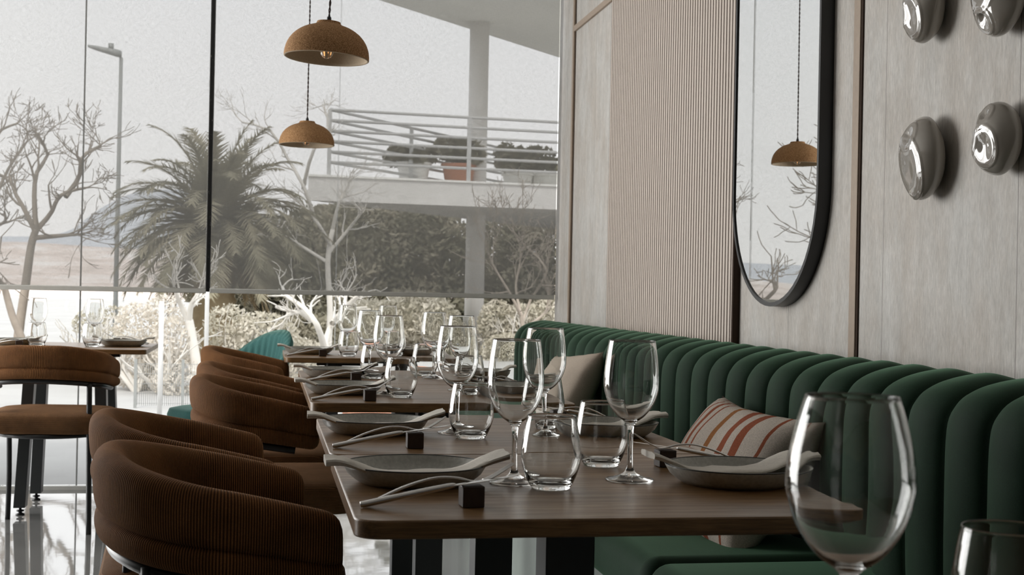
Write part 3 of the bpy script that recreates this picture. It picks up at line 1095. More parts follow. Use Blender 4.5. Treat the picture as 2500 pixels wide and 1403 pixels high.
def setting(cx, cy, side, where, forkdy=0.0, blk=True, jit=0.0, cut=0.232):
    """side +1: diner at -X (chair); -1: diner at +X (bench)"""
    rz = 0 if side > 0 else PI
    s = side
    place(plate0, (cx, cy, ZT), rz + jit, 'grey green stoneware plate on ' + where, 'stoneware plates on the tables')
    place(nap0, (cx + s * 0.003, cy - s * 0.028, ZT), rz + jit * 0.6, 'folded pale linen napkin lying across the plate on ' + where, 'folded napkins on the plates')
    bx, by = cx + s * 0.052, cy - s * cut
    place(block0, (bx, by, ZT), rz + 0.05 + jit, 'small dark wooden block under the cutlery on ' + where, 'wooden cutlery rests')
    place(knife0, (bx - s * 0.150, by - s * 0.006, ZT), rz + 0.01 * s, 'steel knife propped on the wooden block on ' + where, 'knives on the wooden rests')
    place(fork0, (bx - s * 0.146, by + s * 0.009, ZT), rz - 0.01, 'steel fork propped on the wooden block on ' + where, 'forks on the wooden rests')


setting(0.226, 2.035, 1, 'the nearest table, chair side', jit=0.02)
setting(0.722, 2.005, -1, 'the nearest table, bench side', jit=0.03, cut=0.20)
setting(0.222, 2.745, 1, 'the second table, chair side', jit=-0.04, cut=0.270)
setting(0.692, 2.700, -1, 'the second table, bench side', jit=0.05, cut=0.22)
setting(0.218, 3.775, 1, 'the third table, chair side', jit=0.03, cut=0.255)
setting(0.695, 3.770, -1, 'the third table, bench side', jit=-0.03, cut=0.22)
setting(0.228, 4.470, 1, 'the fourth table, chair side', jit=0.0, cut=0.24)
setting(0.695, 4.450, -1, 'the fourth table, bench side', jit=0.02, cut=0.22)
setting(0.190, 6.020, 1, 'the farthest bench table, chair side', jit=-0.03, cut=0.215)
setting(0.650, 6.010, -1, 'the farthest bench table, bench side', jit=0.03, cut=0.22)
setting(-1.135, 6.57, 1, 'the left window table, left end', jit=0.03, cut=0.22)
setting(-0.655, 6.56, -1, 'the left window table, right end', jit=-0.03, cut=0.22)


# ------------------------------------------------------------------ corduroy chairs
def back_path(s):
    """s in -1..1 along the horseshoe, opening towards +X; returns x,y and outward normal"""
    hw, dep = 0.232, 0.165
    arc = PI * 0.5
    tot = 1.0
    a = s * 1.0
    # half superellipse followed by short straight arms
    Ls = 0.165; La = 1.5708 * math.sqrt((hw * hw + dep * dep) / 2)
    t = abs(s) * (La + Ls); sg = 1 if s >= 0 else -1
    if t < La:
        th = t / La * PI / 2
        x = -0.02 - dep * math.cos(th) ** 0.85; y = hw * math.sin(th) ** 0.85 if th > 0 else 0
        nx, ny = -math.cos(th) * hw, math.sin(th) * dep
    else:
        x = -0.02 + (t - La); y = hw + 0.004 * math.sin((t - La) / Ls * PI / 2); nx, ny = 0, 1
    l = math.hypot(nx, ny) or 1
    return x, sg * y, nx / l, sg * ny / l, sg * t


def chair_master():
    r = thing('dining_chair', 'x', 'chair')
    # backrest: thick padded band
    bm = BM(); uvl = bm.loops.layers.uv.new('uv')
    NS = 72; prof = []
    rings = []; us = []
    for i in range(NS + 1):
        s = -1 + 2 * i / NS
        x, y, nx, ny, u = back_path(s)
        a = abs(s)
        ztop = 0.782 - 0.078 * (max(0, a - 0.12) / 0.88) ** 1.35
        zbot = 0.640 - 0.052 * a ** 1.5
        e = max(0, (a - 0.94) / 0.06)  # blunt arm ends
        ztop -= 0.016 * (1 - math.sqrt(max(0, 1 - e * e))); zbot += 0.020 * (1 - math.sqrt(max(0, 1 - e * e)))
        th = 0.030 * (0.55 + 0.45 * math.sqrt(max(0, 1 - e * e)))
        H_ = ztop - zbot
        # cross-section: outer side with a seam in the lower third, plump top
        lean = 0.018
        sec = [(0.0, 0.0), (0.75, 0.012), (1.08, 0.07), (1.20, 0.16), (1.12, 0.27), (0.96, 0.315), (0.66, 0.335), (0.94, 0.355), (1.06, 0.42), (1.04, 0.62), (0.98, 0.78), (0.85, 0.90), (0.55, 0.975), (0.1, 1.0), (-0.4, 0.985), (-0.8, 0.92),
               (-1.0, 0.78), (-1.02, 0.6), (-0.98, 0.4), (-0.95, 0.2), (-0.8, 0.06), (-0.5, 0.01)]
        ring = []
        for d, h in sec:
            off = d * th - lean * (0.3 - h) * (1 - a * 0.6)
            ring.append(Vector((x + nx * off, y + ny * off, zbot + h * H_)))
        rings.append(ring); us.append(u)
    nsec = len(rings[0])
    R = [[bm.verts.new(p) for p in rg] for rg in rings]
    vv = [0]
    for k in range(nsec): vv.append(vv[-1] + (rings[36][(k + 1) % nsec] - rings[36][k]).length)
    for i in range(NS):
        for k in range(nsec):
            j = (k + 1) % nsec
            f = bm.faces.new((R[i][k], R[i][j], R[i + 1][j], R[i + 1][k]))
            for lp, (ii, kk) in zip(f.loops, ((i, k), (i, k + 1), (i + 1, k + 1), (i + 1, k))): lp[uvl].uv = (us[ii] * 1.08, vv[kk])
    for rg, rv in ((R[0], 1), (R[-1], 0)):
        f = bm.faces.new(rg[::-1] if rv else rg)
        for lp in f.loops: lp[uvl].uv = (lp.vert.co.x, lp.vert.co.z)
    obj('backrest', bm, 'cord', r, sub=1)
    # seat: rounded square pad
    bm = BM(); uvl = bm.loops.layers.uv.new('uv')
    prs = [(0.90, 0.388), (0.97, 0.391), (1.0, 0.408), (1.005, 0.440), (0.995, 0.456), (0.975, 0.462), (0.965, 0.466), (0.90, 0.474), (0.70, 0.480), (0.40, 0.483), (0.1, 0.484)]
    base = rrect(0.238, 0.255, 0.11, 10)
    R = []
    for sc_, z in prs:
        R.append([bm.verts.new((a * sc_ + 0.045, b * sc_, z + 0.023)) for a, b in base])
    nb = len(base)
    for a, b in zip(R, R[1:]):
        for i in range(nb):
            bm.faces.new((a[i], a[(i + 1) % nb], b[(i + 1) % nb], b[i]))
    bm.faces.new(R[0][::-1]); bm.faces.new(R[-1])
    for f in bm.faces:
        up = f.calc_center_median().z > 0.485
        for lp in f.loops:
            c = lp.vert.co
            lp[uvl].uv = (c.y, c.x) if up else (c.z, math.atan2(c.y, c.x) * 0.24)
    obj('seat', bm, 'cord_seat', r)
    # frame below the backrest
    bm = BM(); pts = []
    for i in range(33):
        s = -0.86 + 1.72 * i / 32
        x, y, nx, ny, u = back_path(s); pts.append((x, y, 0.632 - 0.052 * abs(s) ** 1.5))
    tube(bm, pts, [0.016] * 33, 10, 0.7); obj('back_rail', bm, 'black', r)
    for sx, sy, top in ((-0.135, 0.195, 0.59), (-0.135, -0.195, 0.59), (0.10, 0.215, 0.58), (0.10, -0.215, 0.58)):
        bm = BM()
        k = 1.0
        if sx < 0: pts = [(sx, sy, 0.625), (sx - 0.005, sy * 1.02, 0.42), (sx - 0.045, sy * 1.10, 0.0)]
        else: pts = [(sx, sy * 0.9, 0.39), (sx + 0.05, sy * 0.95, 0.2), (sx + 0.08, sy * 1.0, 0.0)]
        tube(bm, smoothpts(pts, 10), 0.0115, 10); obj('leg', bm, 'black', r)
    bm = BM()
    pts = [(0.20 * math.cos(a) + 0.02, 0.215 * math.sin(a), 0.402) for a in [2 * PI * k / 32 for k in range(33)]]
    tube(bm, pts, 0.010, 8); obj('seat_frame', bm, 'black', r)
    return r


ch0 = chair_master()
CG = 'brown corduroy chairs with curved backs'
for (x, y, rz, lb) in [
    (-0.045, 2.255, 0.09, 'brown corduroy chair nearest the viewer, at the nearest bench table'),
    (-0.125, 2.860, 0.07, 'brown corduroy chair right behind the nearest chair, at the second table'),
    (0.010, 4.020, 0.0, 'brown corduroy chair at the third table, middle of the row'),
    (-0.005, 4.720, 0.0, 'brown corduroy chair at the fourth table, mostly hidden behind the middle chair'),
    (-0.048, 5.960, -0.06, 'brown corduroy chair farthest along the row, at the table near the window'),
    (-0.900, 6.03, PI / 2 - 0.10, 'brown corduroy chair seen from behind at the left window table')]:
    place(ch0, (x, y, 0), rz, lb, CG)
place(ch0, (-1.56, 6.42, 0), 0.15, 'brown corduroy chair cut by the left edge, its arm showing beside the left chair', CG)


# green shell chair near the window
gc = thing('shell_chair', 'teal velvet shell chair with fluted back by the window, behind the brown chairs', 'chair', (-0.165, 6.50, 0), PI + 0.50)
bm = BM()
NS, NH = 80, 12
R = []
for side in (0, 1):
    for i in range(NS + 1):
        s = -1 + 2 * i / NS; a = s * 1.35
        row = []
        for j in range(NH + 1):
            h = j / NH
            ztop = 0.835 - 0.24 * abs(s) ** 2.2
            z = 0.44 + (ztop - 0.44) * h
            rad = 0.235 + 0.055 * h ** 1.5
            fl = 0.008 * abs(math.sin((s + h * 0.0) * 9 * PI / 1.0)) if side == 0 else 0
            rr = rad - 0.022 + (0.0 if side == 0 else 0.036) - fl * 1.0
            if j == NH: rr = rad - 0.004
            row.append(bm.verts.new((-math.cos(a) * rr - 0.0, math.sin(a) * rr, z)))
        R.append(row)
for side in (0, 1):
    o_ = side * (NS + 1)
    for i in range(NS):
        for j in range(NH): bm.faces.new((R[o_ + i][j], R[o_ + i + 1][j], R[o_ + i + 1][j + 1], R[o_ + i][j + 1]))
bmesh.ops.remove_doubles(bm, verts=bm.verts, dist=0.0005)
obj('backrest', bm, 'teal', gc)
bm = BM(); base = rrect(0.23, 0.23, 0.17, 10); RR = []
for sc_, z in [(0.92, 0.395), (1, 0.41), (1.01, 0.44), (0.97, 0.465), (0.8, 0.474), (0.2, 0.478)]: RR.append([Vector((a * sc_ + 0.03, b * sc_, z)) for a, b in base])
loft(bm, RR); obj('seat', bm, 'teal', gc)
for sx, sy in ((1, 1), (1, -1), (-1, 1), (-1, -1)):
    bm = BM(); tube(bm, [(sx * 0.13, sy * 0.13, 0.40), (sx * 0.21, sy * 0.21, 0.0)], [0.014, 0.009], 10); obj('leg', bm, 'black', gc)

# ================================================================== OUTSIDE
bm = BM(); box(bm, -60, 70, YW + 0.06, 95, -0.2, -0.02); struct('ground', bm, 'ground', smooth=False)


def terrain(name, mat, Y, pts, depth, zb):
    """a ridge running along the photo outline given as (px,py) at distance Y, with a slope that comes towards the viewer"""
    bm = BM(); rows = []
    W = [at(x, y, Y) for x, y in pts]
    for k in range(7):
        t = k / 6
        rows.append([Vector((w.x * (1 - 0.4 * t), w.y - depth * t, w.z + (zb - w.z) * t ** 0.8)) for w in W])
    rows.insert(0, [Vector((w.x, w.y + depth * 0.3, zb)) for w in W])
    loft(bm, rows, False)
    return struct(name, bm, mat)


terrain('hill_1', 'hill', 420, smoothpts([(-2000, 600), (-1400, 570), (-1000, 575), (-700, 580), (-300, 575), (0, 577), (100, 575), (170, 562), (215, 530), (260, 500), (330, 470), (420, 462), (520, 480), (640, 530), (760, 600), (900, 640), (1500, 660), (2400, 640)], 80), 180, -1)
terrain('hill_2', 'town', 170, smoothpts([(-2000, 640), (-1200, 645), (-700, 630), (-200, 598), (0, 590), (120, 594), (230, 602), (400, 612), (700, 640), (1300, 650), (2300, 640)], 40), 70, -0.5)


# street lamp
YS = 28
b0 = at(283, 690, YS); t0 = at(289, 140, YS)
sl = thing('street_lamp', 'grey street lamp with a flat angled head on a tall pole outside', 'street lamp', (b0.x, YS, -0.02))
bm = BM(); tube(bm, [(0, 0, 0), (0.01, 0, t0.z + 0.02)], [0.052, 0.036], 12); obj('pole', bm, 'lamp_metal', sl)
hp = at(215, 112, YS); hq = at(297, 132, YS)
bm = BM()
a = Vector((hp.x - b0.x, 0, hp.z + 0.02)); b = Vector((hq.x - b0.x, 0, hq.z + 0.02))
rings = []
for t, hw, hh in ((0, 0.05, 0.02), (0.2, 0.12, 0.035), (0.6, 0.14, 0.05), (0.85, 0.09, 0.07), (1, 0.05, 0.06)):
    p = a.lerp(b, t); rings.append([p + Vector((0, cx * hw, cz * hh)) for cx, cz in ((-1, -1), (1, -1), (1, 0.6), (0.4, 1), (-0.4, 1), (-1, 0.6))])
loft(bm, rings); obj('lamp_head', bm, 'lamp_metal', sl)
bm = BM(); box(bm, a.lerp(b, 0.68).x - 0.05, a.lerp(b, 0.68).x + 0.05, -0.04, 0.04, a.lerp(b, 0.68).z + 0.05, a.lerp(b, 0.68).z + 0.16); obj('light_sensor', bm, 'lamp_metal', sl)

# white posts
pA = at(513, 386, 11.2)
bm = BM(); tube(bm, [(pA.x, 11.2, -0.02), (pA.x, 11.2, pA.z)], 0.018, 10); tag(obj('white_post', bm, 'white_metal'), 'tall slim white post outside, rising beside the gap between the blinds', 'post')
pB = at(395, 735, 11.2)
bm = BM(); tube(bm, [(pB.x, 11.2, -0.02), (pB.x, 11.2, pB.z)], 0.020, 10); tag(obj('white_post', bm, 'white_metal'), 'short slim white post outside, seen below the blind behind the left chair', 'post')
# low wire fence
wf = thing('wire_fence', 'low green grey wire fence outside, behind the left chair', 'fence', (at(330, 960, 12).x, 12.0, -0.02))
fx = at(560, 960, 12).x - at(330, 960, 12).x
for k in range(3):
    bm = BM(); box(bm, k * fx / 2 - 0.012, k * fx / 2 + 0.012, -0.012, 0.012, 0, 0.42); obj('fence_post', bm, 'lamp_metal', wf, smooth=False)
bm = BM()
for k in range(46): tube(bm, [(k * fx / 45, 0, 0.02), (k * fx / 45, 0, 0.38)], 0.0018, 4)
for k in range(5): tube(bm, [(0, 0, 0.04 + k * 0.085), (fx, 0, 0.04 + k * 0.085)], 0.0018, 4)
obj('wire_mesh', bm, 'lamp_metal', wf)
bm = BM(); ta = at(845, 1014, 10.2); box(bm, ta.x, ta.x + 0.62, 9.9, 10.7, -0.02, 0.13)
tag(obj('planter_trough', bm, 'terracotta', bevel=0.01), 'low terracotta trough on the ground outside, seen beneath the third table', 'planter')

# ------------------------------------------------------------------ neighbouring building with balcony
bd = thing('balcony_building', 'pale modern building with a railed balcony, round column and wide roof outside', 'building', (0.6, 20, -0.02))
org = Vector((0.6, 20, -0.02))
P0 = at(753, 430, 20.0)
fd = Vector((math.sin(D2R(84.6)), math.cos(D2R(84.6)), 0)); ld = Vector((math.sin(D2R(37.5)), math.cos(D2R(37.5)), 0))
zt = P0.z; zl = zt - 0.352


def lp(p): return (p.x - org.x, p.y - org.y)


bm = BM(); prism(bm, [lp(P0), lp(P0 + fd * 9), lp(P0 + fd * 9 + ld * 9), lp(P0 + ld * 12)], zl - org.z, zt - org.z); obj('balcony_slab', bm, 'concrete', bd, smooth=False)
bm = BM(); prism(bm, [lp(P0 - fd * 0.04 - ld * 0.04), lp(P0 + fd * 9 - ld * 0.04), lp(P0 + fd * 9 + ld * 9), lp(P0 + ld * 12 - fd * 0.04)], zt - org.z, zt - org.z + 0.03)
obj('slab_coping', bm, 'soffit', bd, smooth=False)
# roof
Q0 = at(925, 0, 21.2); rd = Vector((math.sin(D2R(42)), math.cos(D2R(42)), 0))
Q1 = Q0 - rd * 3.0
bm = BM(); prism(bm, [lp(Q1), lp(Q1 + fd * 14), lp(Q1 + fd * 14 + rd * 16), lp(Q1 + rd * 16)], Q0.z - org.z, Q0.z - org.z + 0.4); obj('roof', bm, 'soffit', bd, smooth=False)
# column
cp = at(1160, 620, 22.5)
bm = BM(); tube(bm, [(cp.x - org.x, 22.5 - org.y, 0), (cp.x - org.x, 22.5 - org.y, Q0.z - org.z)], 0.163, 28); obj('column', bm, 'concrete', bd)


def railing(parent, A, d, n_posts, spacing, rails=6, h=1.0, first=0):
    for k in range(first, n_posts):
        p = A + d * (k * spacing)
        bm = BM(); box(bm, p.x - org.x - 0.03, p.x - org.x + 0.03, p.y - org.y - 0.02, p.y - org.y + 0.02, zt - org.z, zt - org.z + h)
        obj('railing_post', bm, 'rail_metal', parent, smooth=False)
    e = A + d * ((n_posts - 1) * spacing)
    for k in range(rails):
        z = zt - org.z + h - k * (h * 0.155)
        bm = BM(); tube(bm, [(A.x - org.x, A.y - org.y, z), (e.x - org.x, e.y - org.y, z)], 0.022, 8); obj('railing_bar', bm, 'rail_metal', parent)


A = P0 + fd * 0.24 + ld * 0.10
railing(bd, A, fd, 4, 2.12)
railing(bd, A, ld, 4, 2.30, first=1)


# ------------------------------------------------------------------ vegetation
def leaf_cloud(bm, blobs, count, size, rnd, droop=0.0):
    tot = sum(b[3] * b[4] * b[5] for b in blobs)
    for (cx, cy, cz, rx, ry, rz_) in blobs:
        n = int(count * rx * ry * rz_ / tot) + 1
        for _ in range(n):
            while True:
                p = Vector((rnd.uniform(-1, 1), rnd.uniform(-1, 1), rnd.uniform(-1, 1)))
                if p.length <= 1: break
            p = p.normalized() * p.length ** 0.45
            c = Vector((cx + p.x * rx, cy + p.y * ry, cz + p.z * rz_))
            if c.z < 0: continue
            a = Vector((rnd.gauss(0, 1), rnd.gauss(0, 1), rnd.gauss(0, 1) - droop)).normalized()
            b = a.cross(Vector((rnd.gauss(0, 1), rnd.gauss(0, 1), rnd.gauss(0, 1)))).normalized()
            s = size * rnd.uniform(0.6, 1.4)
            vs = [bm.verts.new(c + a * s), bm.verts.new(c + b * s * 0.42), bm.verts.new(c - a * s), bm.verts.new(c - b * s * 0.42)]
            bm.faces.new(vs)


def branch(bm, p, d, length, rad, depth, rnd, spread=0.55, up=0.08, segs=4, kids=(2, 3), minr=0.0025):
    pts = [p.copy()]; rads = [rad]; q = p.copy(); dd = d.copy()
    for k in range(segs):
        dd = (dd + Vector((rnd.gauss(0, 0.16), rnd.gauss(0, 0.16), rnd.gauss(0, 0.12) + up))).normalized()
        q = q + dd * (length / segs); pts.append(q.copy()); rads.append(max(minr, rad * (1 - 0.42 * (k + 1) / segs)))
    tube(bm, pts, rads, 6 if rad > 0.02 else 4, cap=False)
    if depth <= 0: return
    for _ in range(rnd.randint(*kids)):
        i = rnd.randint(max(1, segs - 2), segs)
        nd = (dd + Vector((rnd.gauss(0, spread), rnd.gauss(0, spread), rnd.gauss(0, spread * 0.8)))).normalized()
        branch(bm, pts[i], nd, length * rnd.uniform(0.62, 0.85), rads[i] * 0.72, depth - 1, rnd, spread, up, segs, kids, minr)
    if rnd.random() < 0.6:
        i = rnd.randint(1, segs - 1)
        nd = (dd + Vector((rnd.gauss(0, 0.9), rnd.gauss(0, 0.9), rnd.gauss(0, 0.7)))).normalized()
        branch(bm, pts[i], nd, length * 0.5, rads[i] * 0.5, depth - 2 if depth > 1 else 0, rnd, spread, up, segs, kids, minr)


def bare_tree(label, Y, trunk, limbs, seed, mat='bark', r0=0.09, depth=4, ln=0.9, minr=0.006, name='bare_tree', spread=0.5, up=0.06):
    rnd = random.Random(seed)
    P = [at(x, y, Y) for x, y in trunk]
    base = Vector((P[0].x, Y, -0.02))
    r = thing(name, label, 'tree', base, 0)
    bm = BM(); pts = [Vector((0, 0, 0))] + [p - base for p in P if p.z > 0.05]
    rr = [r0 * (1 - 0.35 * k / (len(pts) - 1)) for k in range(len(pts))]
    tube(bm, smoothpts([tuple(p) for p in pts], 12), [r0 * (1 - 0.35 * k / 12) for k in range(13)], 10); obj('trunk', bm, mat, r)
    bm = BM()
    for lm in limbs:
        Q = [at(x, y, Y) - base for x, y in lm]
        for q in Q[1:]: q.y += rnd.uniform(-0.4, 0.4)
        n = 8; S = smoothpts([tuple(q) for q in Q], n)
        rl = [r0 * 0.55 * (1 - 0.55 * k / n) for k in range(n + 1)]
        tube(bm, S, rl, 7, cap=False)
        for k in range(3, n + 1):
            d = (Vector(S[k]) - Vector(S[k - 1])).normalized()
            for _ in range(2 if k == n else 1):
                nd = (d + Vector((rnd.gauss(0, spread), rnd.gauss(0, spread), rnd.gauss(0, spread) + 0.15))).normalized()
                branch(bm, Vector(S[k]), nd, ln * rnd.uniform(0.5, 1.0), rl[k] * 0.6, depth - (0 if k == n else 1), rnd, spread, up, 4, (2, 3), minr)
    obj('branches', bm, mat, r)
    return r


bare_tree('bare forked tree seen at the left through the blind, beside the street lamp', 17, [(45, 820), (62, 700), (76, 600), (88, 560)],
          [[(86, 565), (60, 510), (35, 470), (10, 420)], [(88, 560), (85, 480), (90, 420), (105, 370), (95, 330)], [(88, 562), (120, 520), (160, 480), (215, 462)], [(160, 480), (190, 430), (210, 390), (240, 350)], [(84, 580), (140, 575), (185, 572)]],
          11, r0=0.062, depth=3, ln=0.40, minr=0.0035)
bare_tree('bare tree with fine twigs at the far left edge outside', 21, [(-60, 840), (-50, 700), (-40, 560)],
          [[(-40, 560), (-10, 470), (20, 400), (60, 340)], [(-40, 560), (0, 540), (20, 520)], [(-42, 600), (-10, 420), (0, 330), (40, 300)]], 5, r0=0.06, depth=3, ln=0.42, minr=0.004)
bare_tree('leaning bare trunk at the lower left edge outside', 15, [(60, 850), (30, 770), (8, 690)], [[(10, 700), (-8, 660), (-40, 640)]], 8, r0=0.05, depth=2, ln=0.4, minr=0.005)
bare_tree('leafless pale tree rising behind the palm towards the balcony', 18.5, [(800, 880), (806, 760), (800, 640), (812, 560)],
          [[(808, 600), (770, 540), (740, 500), (700, 470)], [(812, 560), (825, 500), (850, 450)], [(800, 640), (740, 600), (690, 570), (640, 540)], [(770, 540), (740, 460), (700, 380), (660, 320), (590, 290)], [(740, 460), (760, 380), (800, 310), (790, 250)], [(800, 620), (850, 560), (880, 520)]],
          21, mat='pale_bark', r0=0.050, depth=3, ln=0.36, minr=0.002)
bare_tree('white twisted tree forking low outside, seen below the right blind', 14, [(792, 900), (792, 850), (790, 838)],
          [[(790, 842), (770, 790), (740, 750), (700, 722), (690, 700)], [(792, 840), (812, 790), (835, 755), (850, 715)], [(812, 790), (850, 750), (880, 720)], [(760, 780), (730, 760), (700, 770)]],
          31, mat='pale_bark', r0=0.065, depth=2, ln=0.30, minr=0.003, up=0.02)
bare_tree('pale leaning trunk standing in front of the palm outside', 13.5, [(480, 900), (470, 830), (462, 780)], [[(462, 785), (470, 740), (500, 700)], [(462, 785), (440, 740), (430, 700)]], 41, mat='pale_bark', r0=0.06, depth=2, ln=0.3, minr=0.004)
bare_tree('pale thin twigged tree beside the grey wall outside, under the balcony', 16, [(1290, 900), (1280, 820), (1270, 760)],
          [[(1270, 770), (1240, 720), (1200, 640), (1180, 600)], [(1275, 790), (1310, 730), (1330, 660), (1300, 600), (1250, 560)], [(1280, 800), (1345, 760), (1350, 700)], [(1270, 760), (1265, 700), (1280, 640)]],
          51, mat='bark', r0=0.035, depth=3, ln=0.42, minr=0.003)
bare_tree('bare tree standing outside beyond the left table, seen in the mirror', 17, [(-560, 800), (-570, 620), (-560, 520)],
          [[(-560, 520), (-620, 440), (-700, 400), (-800, 380)], [(-560, 520), (-520, 440), (-440, 390), (-360, 380)], [(-565, 560), (-650, 500), (-760, 480)], [(-560, 530), (-560, 400), (-580, 320), (-560, 260)], [(-560, 560), (-480, 520), (-400, 500), (-330, 510)]],
          61, r0=0.11, depth=4, ln=0.7, minr=0.006)
bare_tree('bare tree with arching limbs outside, reflected beside the pendant in the mirror', 19, [(-900, 800), (-890, 640), (-900, 520)],
          [[(-900, 520), (-960, 440), (-1050, 420)], [(-900, 520), (-840, 420), (-760, 340)], [(-895, 560), (-800, 500), (-700, 470), (-620, 500)], [(-900, 520), (-900, 380), (-870, 280)]],
          71, r0=0.11, depth=4, ln=0.7, minr=0.006)

# palm
YP = 16.5
pc = at(525, 560, YP)
palm = thing('palm_tree', 'large date palm with arching fronds outside, behind the gap between the blinds', 'palm tree', (pc.x, YP, -0.02))
rnd = random.Random(3)
bm = BM()
rings = []
for k in range(30):
    z = (pc.z + 0.0) * k / 29
    rr = 0.24 + 0.03 * (k % 2) + 0.10 * max(0, (k - 20) / 9)
    rings.append([Vector((rr * math.cos(a), rr * math.sin(a), z)) for a in [2 * PI * j / 16 for j in range(16)]])
loft(bm, rings); obj('trunk', bm, 'palm_dry', palm)


def frond(bm, az, el, length, droop, rnd, w=0.30, nl=64):
    p = Vector((0, 0, pc.z + 0.02)); d = Vector((math.cos(az) * math.cos(el), math.sin(az) * math.cos(el), math.sin(el)))
    pts = [p.copy()]; nseg = 16
    for k in range(nseg):
        d = (d + Vector((0, 0, -droop * (0.4 + 1.4 * k / nseg) / nseg))).normalized()
        p = p + d * (length / nseg); pts.append(p.copy())
    tube(bm, pts, [0.018 * (1 - 0.85 * k / nseg) for k in range(nseg + 1)], 4, cap=False)
    for k in range(nl):
        t = 0.10 + 0.89 * k / nl
        f = t * nseg; i = min(int(f), nseg - 1); q = pts[i].lerp(pts[i + 1], f - i)
        tg = (pts[i + 1] - pts[i]).normalized(); sd = tg.cross(Vector((0, 0, 1)))
        if sd.length < 0.05: sd = Vector((-math.sin(az), math.cos(az), 0))
        sd.normalize(); upv = sd.cross(tg)
        wl = w * math.sin(PI * min(1, 0.12 + t * 0.86)) ** 0.6
        for s in (-1, 1):
            e = (sd * s * rnd.uniform(0.55, 0.8) + tg * rnd.uniform(0.6, 0.9) + upv * rnd.uniform(-0.15, 0.3)).normalized()
            tip = q + e * wl * rnd.uniform(0.8, 1.1) + Vector((0, 0, -0.03))
            ww = 0.016
            bm.faces.new([bm.verts.new(q - tg * ww), bm.verts.new(q + tg * ww), bm.verts.new(tip)])


bm = BM()
for k in range(98):
    t = k / 98
    el = D2R(82 - 95 * t ** 0.85)
    frond(bm, k * 2.39996 + rnd.uniform(-0.2, 0.2), el, rnd.uniform(1.25, 1.55), rnd.uniform(1.2, 1.9), rnd)
obj('fronds', bm, 'palm_leaf', palm)
bm = BM()
for k in range(26):
    frond(bm, k * 2.39996 * 1.3, D2R(-25 - 25 * rnd.random()), rnd.uniform(0.9, 1.3), 1.4, rnd, 0.2, 34)
obj('dry_fronds', bm, 'palm_dry', palm)


# bushes
def bush(label, Y, blobs_px, count, size, mat, seed, core=True, depth=1.2, name='bush', cat='bush'):
    rnd = random.Random(seed)
    B = []
    for (x, y, rx, ry) in blobs_px:
        p = at(x, y, Y); k = Y / FPX
        B.append((p.x, Y + rnd.uniform(-0.5, 0.5), p.z + 0.02, rx * k, min(depth, rx * k), ry * k))
    base = Vector((B[0][0], Y, -0.02))
    r = thing(name, label, cat, base, 0)
    bl = [(a - base.x, b - base.y, c, d, e, f) for a, b, c, d, e, f in B]
    bm = BM(); leaf_cloud(bm, bl, count, size, rnd); obj('foliage', bm, mat, r, smooth=False)
    bm = BM()
    for (cx, cy, cz, rx, ry, rz_) in bl[:6]:
        for _ in range(5):
            d = Vector((rnd.gauss(0, 0.5), rnd.gauss(0, 0.4), 1)).normalized()
            s = Vector((cx * 0.7 + rnd.uniform(-0.1, 0.1) * rx, cy, 0.0))
            branch(bm, s, d, max(0.4, (cz + rz_) * 0.42), 0.028, 2, rnd, 0.4, 0.05, 4, (2, 2), 0.004)
    obj('stems', bm, 'pale_bark', r)
    return r


bush('dense olive brown bush filling the space under the balcony, left of the column', 27, [(860, 640, 150, 150), (980, 600, 160, 120), (1080, 660, 130, 140), (900, 760, 170, 130), (1060, 780, 150, 120), (960, 880, 240, 100), (800, 720, 110, 150)], 42000, 0.075, 'leaf_a', 1, depth=2.2)
bush('dense olive brown bush between the column and the grey wall outside', 28, [(1240, 640, 120, 130), (1330, 650, 120, 140), (1280, 760, 130, 120), (1380, 780, 130, 130), (1300, 880, 180, 90)], 30000, 0.075, 'leaf_a', 2, depth=2.2)
bush('shadowy bush behind the palm, right of its crown', 20, [(700, 640, 90, 110), (760, 600, 80, 100), (640, 700, 100, 100), (720, 760, 120, 110), (600, 800, 110, 110), (740, 850, 150, 90), (560, 660, 120, 120)], 26000, 0.055, 'leaf_a', 3)
bush('glare washed bush at the foot of the palm, seen below the right blind', 15, [(560, 800, 60, 60), (640, 830, 90, 70), (600, 900, 110, 60), (720, 880, 90, 60)], 7000, 0.028, 'leaf_b', 4)
bush('pale glare washed bush below the right blind, behind the far table glasses', 21.5, [(900, 800, 120, 70), (1020, 780, 110, 70), (1090, 840, 90, 70), (960, 880, 160, 60)], 14000, 0.045, 'leaf_b', 5)
bush('pale glare washed bush below the right blind, left of the green bench', 21, [(1220, 790, 50, 60), (1290, 800, 80, 60), (1350, 780, 70, 60), (1240, 870, 80, 60)], 9000, 0.04, 'leaf_b', 6)
bush('overexposed pale bush outside behind the left table, beside the short post', 14, [(340, 800, 55, 60), (430, 830, 60, 60), (350, 900, 80, 60), (450, 920, 70, 55), (400, 760, 50, 40)], 5200, 0.024, 'leaf_c', 7)
bush('small pale shrub outside above the left table, between lamp and tree', 16, [(215, 790, 30, 30), (270, 780, 32, 34), (280, 820, 30, 25)], 500, 0.03, 'leaf_b', 8)
bush('tall brown bush left of the column, topping the roofline of the scrub', 31, [(800, 560, 70, 60), (880, 545, 90, 50), (1000, 570, 100, 50)], 14000, 0.07, 'leaf_a', 9)
